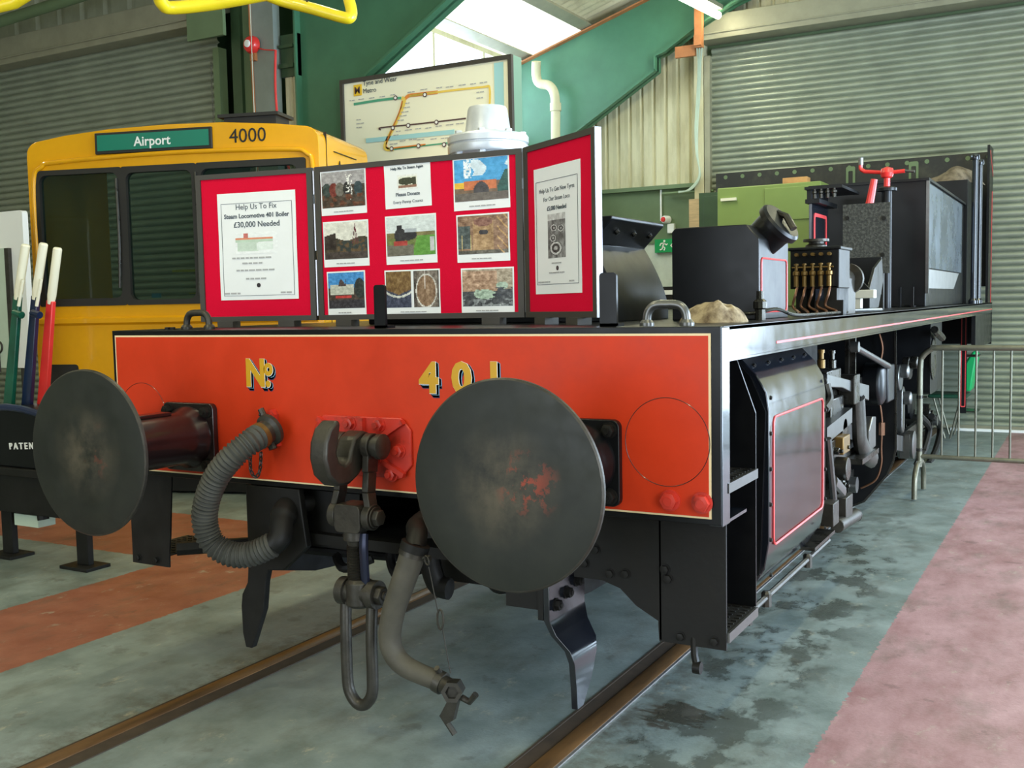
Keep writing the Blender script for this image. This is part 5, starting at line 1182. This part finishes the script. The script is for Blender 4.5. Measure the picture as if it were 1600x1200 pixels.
def photo(panel, u0, u1, v0, v1, label, fn, tilt=0, double=None):
    t, Ms, w, h = sheet(panel, u0, u1, v0, v1, label, group='photo prints on the notice board', tilt=tilt)
    m_ = .006; ph = h*.80
    if double:
        b = B(); picture(b, Ms, m_, h-m_-ph, w*.46, ph, fn, 30, 46); obj('picture', b, M_PRINT, t, smooth=False)
        b = B(); picture(b, Ms, w*.53, h-m_-ph, w*.45, ph, double, 30, 46); obj('picture', b, M_PRINT, t, smooth=False)
    else:
        b = B(); picture(b, Ms, m_, h-m_-ph, w-2*m_, ph, fn); obj('picture', b, M_PRINT, t, smooth=False)
    obj('caption', dashes([(w*.28, h*.06, 5)], 5, w*.07, h*.022, Ms, random.Random(int(u0*99))), M_INK2, t, smooth=False)
    return t
photo('centre', .03, .265, .035, .32, 'photo of a grey row of engines, top left on the centre panel', f_row, .01)
photo('centre', .035, .27, .36, .655, 'photo of an engine beside tall lifting legs, middle left on the centre panel', f_crane, .005)
photo('centre', .048, .247, .685, .975, 'photo of a pale boiler under blue sky, bottom left on the centre panel', f_boilerwagon, .01)
photo('centre', .357, .605, .35, .655, 'photo of a small black engine on green grass, middle of the centre panel', f_train, .01)
photo('centre', .345, .615, .69, .975, 'double photo of two rusty cracked plates, bottom middle of the centre panel', f_crack1, 0, f_crack2)
photo('centre', .69, .945, .03, .345, 'photo of a yard under bright blue sky, top right on the centre panel', f_yard, .01)
photo('centre', .70, .94, .37, .66, 'photo of a rusty firebox front, middle right on the centre panel', f_firebox, .005)
photo('centre', .715, .955, .695, .975, 'photo of broken grey rubble and rust, bottom right on the centre panel', f_rubble, 0)
def line_text(t, Ms, body, cx, y, size, m=M_INK, bold=.0, sx=1):
    obj('lettering', text(body, size, Ms @ Matrix.Translation((cx, y, .0004)), .0002, bold, 'CENTER', sx=sx), m, t, smooth=False)
def border(t, Ms, x0, x1, y0, y1, w=.0016):
    b = B(); ringloop(b, [(x0, y0), (x1, y0), (x1, y1), (x0, y1)], [(x0+w, y0+w), (x1-w, y0+w), (x1-w, y1-w), (x0+w, y1-w)], 0, .0006, 'z', Ms); obj('border_line', b, M_INK, t, smooth=False)
t, Ms, w, h = sheet('centre', .36, .585, .02, .305, 'white notice Help Me To Steam Again, top middle of the centre panel', 'notice', tilt=.02)
line_text(t, Ms, 'Help Me To Steam Again', w*.5, h*.84, .0155, bold=.0004); line_text(t, Ms, 'Please Donate', w*.5, h*.26, .020, bold=.0004); line_text(t, Ms, 'Every Penny Counts', w*.5, h*.10, .0175)
b = B(); picture(b, Ms, w*.28, h*.40, w*.44, h*.32, f_engineside, 40, 28); obj('picture', b, M_PRINT, t, smooth=False)
t, Ms, w, h = sheet('left', .185, .855, .135, .855, 'large white appeal sheet Help Us To Fix Steam Locomotive 401 Boiler on the left panel', 'notice')
border(t, Ms, .018, w-.018, .018, h-.045)
line_text(t, Ms, 'Help Us To Fix', w*.5, h*.845, .034); line_text(t, Ms, 'Steam Locomotive 401 Boiler', w*.5, h*.765, .0275, bold=.0006); line_text(t, Ms, '£30,000 Needed', w*.5, h*.68, .035, bold=.0004)
b = B(); picture(b, Ms, w*.22, h*.43, w*.54, h*.20, f_diagram, 46, 24); obj('picture', b, M_PRINT, t, smooth=False)
obj('small_print', dashes([(w*.17, h*.385, 8), (w*.30, h*.335, 4), (w*.22, h*.27, 7), (w*.34, h*.19, 4), (w*.05, h*.055, 3), (w*.78, h*.055, 2)], 0, .022, .007, Ms, random.Random(4)), M_INK2, t, smooth=False)
b = B(); lathe(b, [(.010, 0), (.010, .0006)], Ms @ Vector((w*.5, h*.135, 0)), (Ms.col[2][0], Ms.col[2][1], Ms.col[2][2]), 12); obj('crest', b, M_MAR, t, smooth=False)
t, Ms, w, h = sheet('right', .15, .80, .145, .865, 'tall white appeal sheet Help Us To Get New Tyres on the right panel', 'notice', m=M_PAPER)
border(t, Ms, .015, w-.018, .035, h-.05)
line_text(t, Ms, 'Help Us To Get New Tyres', w*.5, h*.80, .0225); line_text(t, Ms, 'For Our Steam Loco', w*.5, h*.73, .0225); line_text(t, Ms, '£5,000 Needed', w*.5, h*.655, .0225, bold=.0004)
b = B(); picture(b, Ms, w*.30, h*.28, w*.38, h*.345, f_wheels, 36, 56); obj('picture', b, M_PRINT, t, smooth=False)
obj('small_print', dashes([(w*.38, h*.235, 3), (w*.32, h*.16, 5), (w*.07, h*.09, 4), (w*.75, h*.09, 2)], 0, .017, .005, Ms, random.Random(5)), M_INK2, t, smooth=False)
b = B(); lathe(b, [(.009, 0), (.009, .0006)], Ms @ Vector((w*.5, h*.20, 0)), (Ms.col[2][0], Ms.col[2][1], Ms.col[2][2]), 12); obj('crest', b, M_MAR, t, smooth=False)

# =================================================================== YELLOW TRAIN CAB
TH = R(17); CO = Vector((-2.953, 3.369, 0))
CM = Matrix.Translation(CO) @ Matrix.Rotation(TH, 4, 'Z')       # local: x across the front (0 = right corner), y back
t = thing('train_cab', 'yellow metro train cab showing Airport and 4000 at the left', 'train', tuple(CM @ Vector((-1.28, 0, 0))))
CAB = t
def cpart(name, b, m, parent=None, **k):
    bmesh.ops.transform(b, matrix=CM, verts=b.verts); return obj(name, b, m, parent or CAB, **k)
CW = 2.56
# body outline (front elevation) with rounded roof, cut into a ring around the window
outer = [(-CW, .35), (0, .35), (0, 2.78)] + [(-.12+.12*math.cos(a), 2.80+.11*math.sin(a)) for a in [R(k) for k in range(15, 90, 15)]] + [(-.35, 2.94), (-.8, 2.975), (-1.28, 2.985), (-1.8, 2.975), (-2.2, 2.945)] + [(-CW+.12+.12*math.cos(a), 2.80+.11*math.sin(a)) for a in [R(k) for k in range(105, 180, 15)]] + [(-CW, 2.78)]
DEP = 1.10
b = B(); wx0, wx1, wz0, wz1 = -2.49, -.12, 1.57, 2.66
# front plate with opening
ol = bmesh.ops
inner = rrect(wx0, wx1, wz0, wz1, .10, 6)
vo = [b.verts.new((x, 0, z)) for x, z in outer]; vi = [b.verts.new((x, 0, z)) for x, z in inner]
eo = [b.edges.new((vo[i], vo[(i+1) % len(vo)])) for i in range(len(vo))]; ei = [b.edges.new((vi[i], vi[(i+1) % len(vi)])) for i in range(len(vi))]
bmesh.ops.triangle_fill(b, edges=eo+ei, use_beauty=True)
vb = [b.verts.new((x*.995-.006, DEP, z)) for x, z in outer]
for i in range(len(vo)): b.faces.new((vo[i], vo[(i+1) % len(vo)], vb[(i+1) % len(vo)], vb[i]))
vj = [b.verts.new((x, .06, z)) for x, z in inner]
for i in range(len(vi)): b.faces.new((vi[i], vi[(i+1) % len(vi)], vj[(i+1) % len(vi)], vj[i]))
body = cpart('body_shell', b, M_YEL, bevel=.02)
# brow over the windscreen and waist crease
b = B(); tube(b, spline([(-2.50, -.005, 1.75), (-2.50, -.01, 2.55), (-2.42, -.012, 2.70), (-2.25, -.012, 2.735), (-1.28, -.012, 2.76), (-.3, -.012, 2.74), (-.10, -.012, 2.70), (-.05, -.01, 2.55), (-.05, -.005, 1.75)], 6), .018, 10, sx=1); cpart('windscreen_brow', b, M_YEL, body)
b = B(); prism(b, [(-.03, 1.455), (0, 1.47), (0, 1.40), (-.03, 1.42)], -CW+.05, -.05, 'x'); cpart('waist_crease', b, M_YEL, body)
# rubber window surround with its openings
wins = [(-2.45, -1.735, 1.62, 2.63), (-1.66, -1.08, 1.60, 2.62), (-1.0, -.18, 1.60, 2.62)]
b = B(); xs = [wx0-.01, -1.70, -1.04, wx1+.01]
for (x0, x1, z0, z1), xa, xb in zip(wins, xs, xs[1:]):
    o_ = rrect(xa, xb, wz0-.01, wz1+.01, .06 if 0 else .02, 6); i_ = rrect(x0, x1, z0, z1, .06, 6); ringloop(b, o_, i_, -.012, .045)
sur = cpart('window_surround', b, M_RUB, body, smooth=False)
for x0, x1, z0, z1 in wins:
    b = B(); prism(b, rrect(x0-.005, x1+.005, z0-.005, z1+.005, .06, 6), .018, .026); cpart('window_pane', b, M_GLASS, body)
b = B(); prism(b, [(x-.045 if x < -1.3 else x, z) for x, z in rrect(-2.40, -1.80, 1.66, 2.58, .05, 5)][:0] or rrect(-2.1, -1.77, 1.66, 2.58, .05), .45, .452); bmesh.ops.delete(b, geom=list(b.faces), context='FACES'); b.free()
# destination blind
b = B(); box(b, -1.915, -.885, -.022, 0, 2.775, 2.945); bl = cpart('destination_box', b, M_RUB, body, bevel=.006)
b = B(); box(b, -1.89, -.91, -.026, -.02, 2.80, 2.925); cpart('blind_panel', b, M_TEAL, bl)
b = text('Airport', .105, plane((-1.40, -.028, 2.825), (1, 0, 0), (0, 0, 1)), .001, .0016, 'CENTER'); cpart('lettering', b, M_WHITE, bl)
b = text('4000', .155, plane((-.745, -.004, 2.81), (1, 0, 0), (0, 0, 1)), .001, .0, 'LEFT', sx=1.02); cpart('number_lettering', b, mat('black_lettering', (25, 25, 22), .5), body)
# bumper recess, side panel lines, roof rib
b = B(); prism(b, rrect(-2.50, -2.18, .86, 1.08, .03), -.006, 0); cpart('lamp_recess', b, M_RUB, body)
b = B(); box(b, .0, .006, .30, .80, 2.745, 2.752); cpart('side_seam', b, M_RUB, body)
b = B()
for y in (.42, .70): prism(b, [(y-.012, 2.66), (y, 2.69), (y+.012, 2.66), (y, 2.60)], 0, .006, 'x')
cpart('side_latch', b, M_RUB, body)
b = B(); box(b, -.02, .004, .148, .153, .4, 2.88); cpart('corner_seam', b, M_RUB, body)
b = B(); box(b, -.80, -.36, .03, .28, 2.94, 3.01); box(b, -.84, -.33, .0, .30, 3.01, 3.035); cpart('roof_board', b, M_RUB, CAB)
b = B(); box(b, -2.4, -.1, .1, 1.0, .02, .36); cpart('underframe', b, M_BLKM, CAB)
# interior seen through the glass
b = B(); box(b, -2.50, -.06, .10, 1.05, .50, .52); cpart('cab_floor', b, M_BLKM, CAB)
b = B(); box(b, -2.46, -.1, .10, .45, 1.30, 1.50); cpart('control_desk', b, M_SEAT, CAB, bevel=.02)
b = B(); box(b, -1.55, -1.05, .96, 1.0, .52, 2.9); box(b, -2.5, -1.75, 1.06, 1.08, .52, 1.55); cpart('cab_partition', b, M_FRAMEG, CAB)
b = B(); box(b, -1.5, -1.25, .62, .64, 1.65, 1.66); box(b, -1.64, -1.10, .60, .61, 1.84, 1.86); cpart('interior_rail', b, M_YELT, CAB)
b = B(); box(b, -1.50, -1.42, .03, .04, 1.615, 1.65); cpart('blue_sticker', b, mat('sticker_blue', (70, 150, 190), .5), CAB)
b = B(); tube(b, spline([(-1.75, -.02, 1.70), (-1.73, -.03, 2.1), (-1.74, -.02, 2.58)], 5), .012, 8); cpart('wiper_arm', b, M_STEEL, CAB)
b = B(); tube(b, spline([(-1.05, -.02, 1.62), (-1.03, -.03, 2.1), (-1.04, -.02, 2.6)], 5), .010, 8); cpart('wiper_arm', b, M_STEEL, CAB)

# =================================================================== LEVER FRAME AND PANELS AT LEFT
LY = 1.0
def LV(px, py, y=LY): return at(px, py, y=y)
t = thing('lever_frame', 'black cast lever frame marked PATENT with green, blue and red levers behind the left buffer', 'lever frame', LV(60, 640)*1)
t.location.z = 0
LF = t
c = LV(58, 700)
b = B(); arc = []
xl, xr = LV(-60, 640).x, LV(118, 660).x; zt_ = LV(50, 636).z; zb2 = LV(50, 730).z
for k in range(13): a = math.pi*k/12; arc.append(((xl+xr)/2+(xr-xl)/2*math.cos(a), zt_-.20+.20*math.sin(a)))
arc = [(xr, zb2)]+arc+[(xl, zb2)]
prism(b, arc, .95, 1.25); lc = obj('casting', b, M_BLK, LF, bevel=.008)
b = B(); tube(b, [(x, .945, z) for x, z in arc[1:-1]], .022, 10); obj('blue_rim', b, M_LBLU, lc)
q = LV(15, 702, .944); obj('lettering', text('PATENT', .055, plane((q.x, .944, q.z), (1, 0, .06), (-.06, 0, 1)), .003, .001, sp=1.55), M_WHITE, lc)
b = B(); box(b, xl, xr+.02, .92, 1.28, zb2-.05, zb2); box(b, xl, xr-.05, .95, 1.25, zb2-.28, zb2-.05); obj('base_frame', b, M_BLKM, LF, bevel=.006)
for px in (132, 16):
    b = B(); q = LV(px, 800, 1.05); box(b, q.x-.05, q.x+.05, 1.02, 1.06, 0.02, zb2-.05); box(b, q.x-.12, q.x+.12, .95, 1.12, 0, .02); obj('leg', b, M_BLKM, LF, bevel=.003)
q = LV(68, 800); b = B(); tube(b, [LV(62, 740), LV(66, 800), LV(68, 812)], .035, 10); obj('stop_arm', b, M_BLKM, LF)
q0, q1 = LV(22, 802), LV(60, 825); b = B(); box(b, q0.x, q1.x, 1.0, 1.12, q1.z, q0.z); obj('counterweight', b, M_TINT, LF, label='pale grey counterweight block')
levs = [(40, 384, 28, 463, 12, 632, M_LGR, 'green lever', -.03), (68, 382, 56, 463, 40, 636, M_LBLU, 'dark blue lever', .02), (90, 389, 80, 470, 66, 620, M_LRED, 'red lever', .07)]
for px0, py0, px1, py1, px2, py2, m, lab, dy in levs:
    y = LY+.1+dy; p0, p1, p2 = LV(px0, py0, y), LV(px1, py1, y), LV(px2, py2+30, y)
    b = B(); d = (p1-p2).normalized(); n_ = Vector((d.z, 0, -d.x))
    A = [p1-n_*.028, p1+n_*.028, p2+n_*.044, p2-n_*.044]
    prism(b, [(v.x, v.z) for v in A], y-.014, y+.014); lv = obj('lever', b, m, LF, bevel=.004, label=lab)
    b = B(); tube(b, [p1-(p0-p1).normalized()*.02, p1.lerp(p0, .1), p0], [.020, .026, .026], 12); lathe(b, [(.026, 0), (.02, .008), (0, .01)], p0, (p0-p1), 12); obj('handle', b, M_CREAMH, lv)
    if m is not M_LRED:
        c0, c1 = p1+Vector((.03, -.02, -.06)), p1+Vector((.085, -.02, .10)); b = B(); tube(b, [c0, c1], .010, 8); obj('catch_handle', b, M_CREAMH, lv)
        b = B(); cyl(b, p1+Vector((.0, -.03, -.10)), p1+Vector((.07, -.03, -.115)), .022, 10); obj('catch_block', b, m, lv)
# display panels at the far left
PY = 2.3
def PV(px, py): return at(px, py, y=PY)
q0, q1 = PV(-90, 340), PV(38, 400); zf = PV(38, 575).z
t = thing('display_stand', 'white and pale green display stand at the left edge behind the levers', 'display stand', ((q0.x+q1.x)/2, PY+.05, 0))
b = B(); prism(b, rrect(q0.x, q1.x, zf, q0.z, .03), PY, PY+.05); obj('white_backboard', b, M_WHITE, t)
q2, q3 = PV(-90, 395), PV(21, 560); b = B(); box(b, q2.x, q3.x, PY-.03, PY, zf, q2.z); obj('green_panel', b, M_TINT, t)
q4 = PV(30, 400); b = B(); box(b, q3.x, q3.x+.05, PY-.03, PY, zf, q2.z); obj('side_strip', b, M_DSTEEL, t)
b = B(); box(b, q0.x+.1, q0.x+.16, PY, PY+.05, 0, zf); box(b, q1.x-.12, q1.x-.06, PY, PY+.05, 0, zf); obj('stand_leg', b, M_DSTEEL, t)
c = PV(4, 542); b = B(); tube(b, [c+Vector((.045*math.cos(a), -.035, .045*math.sin(a))) for a in [k*math.pi/8 for k in range(16)]], .008, 8, closed=True); tube(b, [c+Vector((0, -.035, -.045)), c+Vector((.0, -.035, -.2))], .01, 8); obj('ring_fitting', b, M_DSTEEL, t)

# =================================================================== BARRIER AND CHAIR AT RIGHT
GY = 5.3; t = thing('crowd_barrier', 'grey galvanised tubular crowd barrier standing beside the engine at right', 'barrier', (2.2, GY, 0))
gx0, gx1 = 1.15, 3.35; ztop, zbot = 1.12, .30
b = B(); tube(b, spline([(gx0, GY, .22), (gx0, GY, .6), (gx0, GY, .98), (gx0+.02, GY, 1.06), (gx0+.08, GY, ztop-.01), (gx0+.16, GY, ztop), (2.2, GY, ztop), (gx1-.16, GY, ztop), (gx1-.08, GY, ztop-.01), (gx1-.02, GY, 1.06), (gx1, GY, .98), (gx1, GY, .22)], 6), .021, 14); obj('outer_tube', b, M_BARR, t)
b = B(); tube(b, [(gx0, GY, zbot), (gx1, GY, zbot)], .018, 12); obj('bottom_rail', b, M_BARR, t)
n = 18
for k in range(1, n+1):
    x = gx0+.04+k*.1155
    if x > gx1-.05: break
    b = B(); cyl(b, (x, GY, zbot), (x, GY, ztop), .0075, 8); obj('bar', b, M_BARR, t)
for x in (gx0, gx1):
    b = B(); tube(b, spline([(x-.0, GY-.24, .01), (x, GY-.22, .16), (x, GY-.12, .24), (x, GY, .25), (x, GY+.12, .24), (x, GY+.22, .16), (x, GY+.24, .01)], 5), .020, 12); obj('foot', b, M_BARR, t)
    b = B(); 
    for z in (.35, .75): lathe(b, [(.024, -.012), (.024, .012)], (x, GY, z), (0, 0, 1), 12); cyl(b, (x+.02, GY, z), (x+.05, GY, z), .007, 8)
    obj('clip', b, M_STEEL, t)
c = at(1500, 645, y=8.9)
t = thing('folding_chair', 'small chair with green back and thin steel legs behind the barrier bars', 'chair', (c.x, 8.9, 0))
b = B(); prism(b, [(c.x+.03, .50), (c.x+.11, .50), (c.x+.17, .88), (c.x+.13, .93), (c.x+.05, .80)], 8.80, 9.12); obj('backrest', b, M_CHAIR, t, bevel=.02)
b = B(); box(b, c.x-.30, c.x+.08, 8.72, 9.15, .43, .47); obj('seat', b, mat('dark_green_seat', (24, 70, 48), .5), t, bevel=.015)
for dx, dy, ex in ((-.25, -.16, .12), (-.25, .2, .12), (.02, -.16, -.1), (.02, .2, -.1)):
    b = B(); tube(b, [(c.x+dx, 8.93+dy, .44), (c.x+dx+ex, 8.93+dy, .0)], .011, 8); obj('leg', b, M_BARR, t)
b = B(); box(b, .9, 2.45, 9.48, 9.54, .002, .03); tag(obj('daylight_gap_strip', b, M_WHITE, smooth=False), 'white strip painted as the daylight gap along the foot of the shutter', 'strip')  # white colour stands in for daylight showing under the shutter
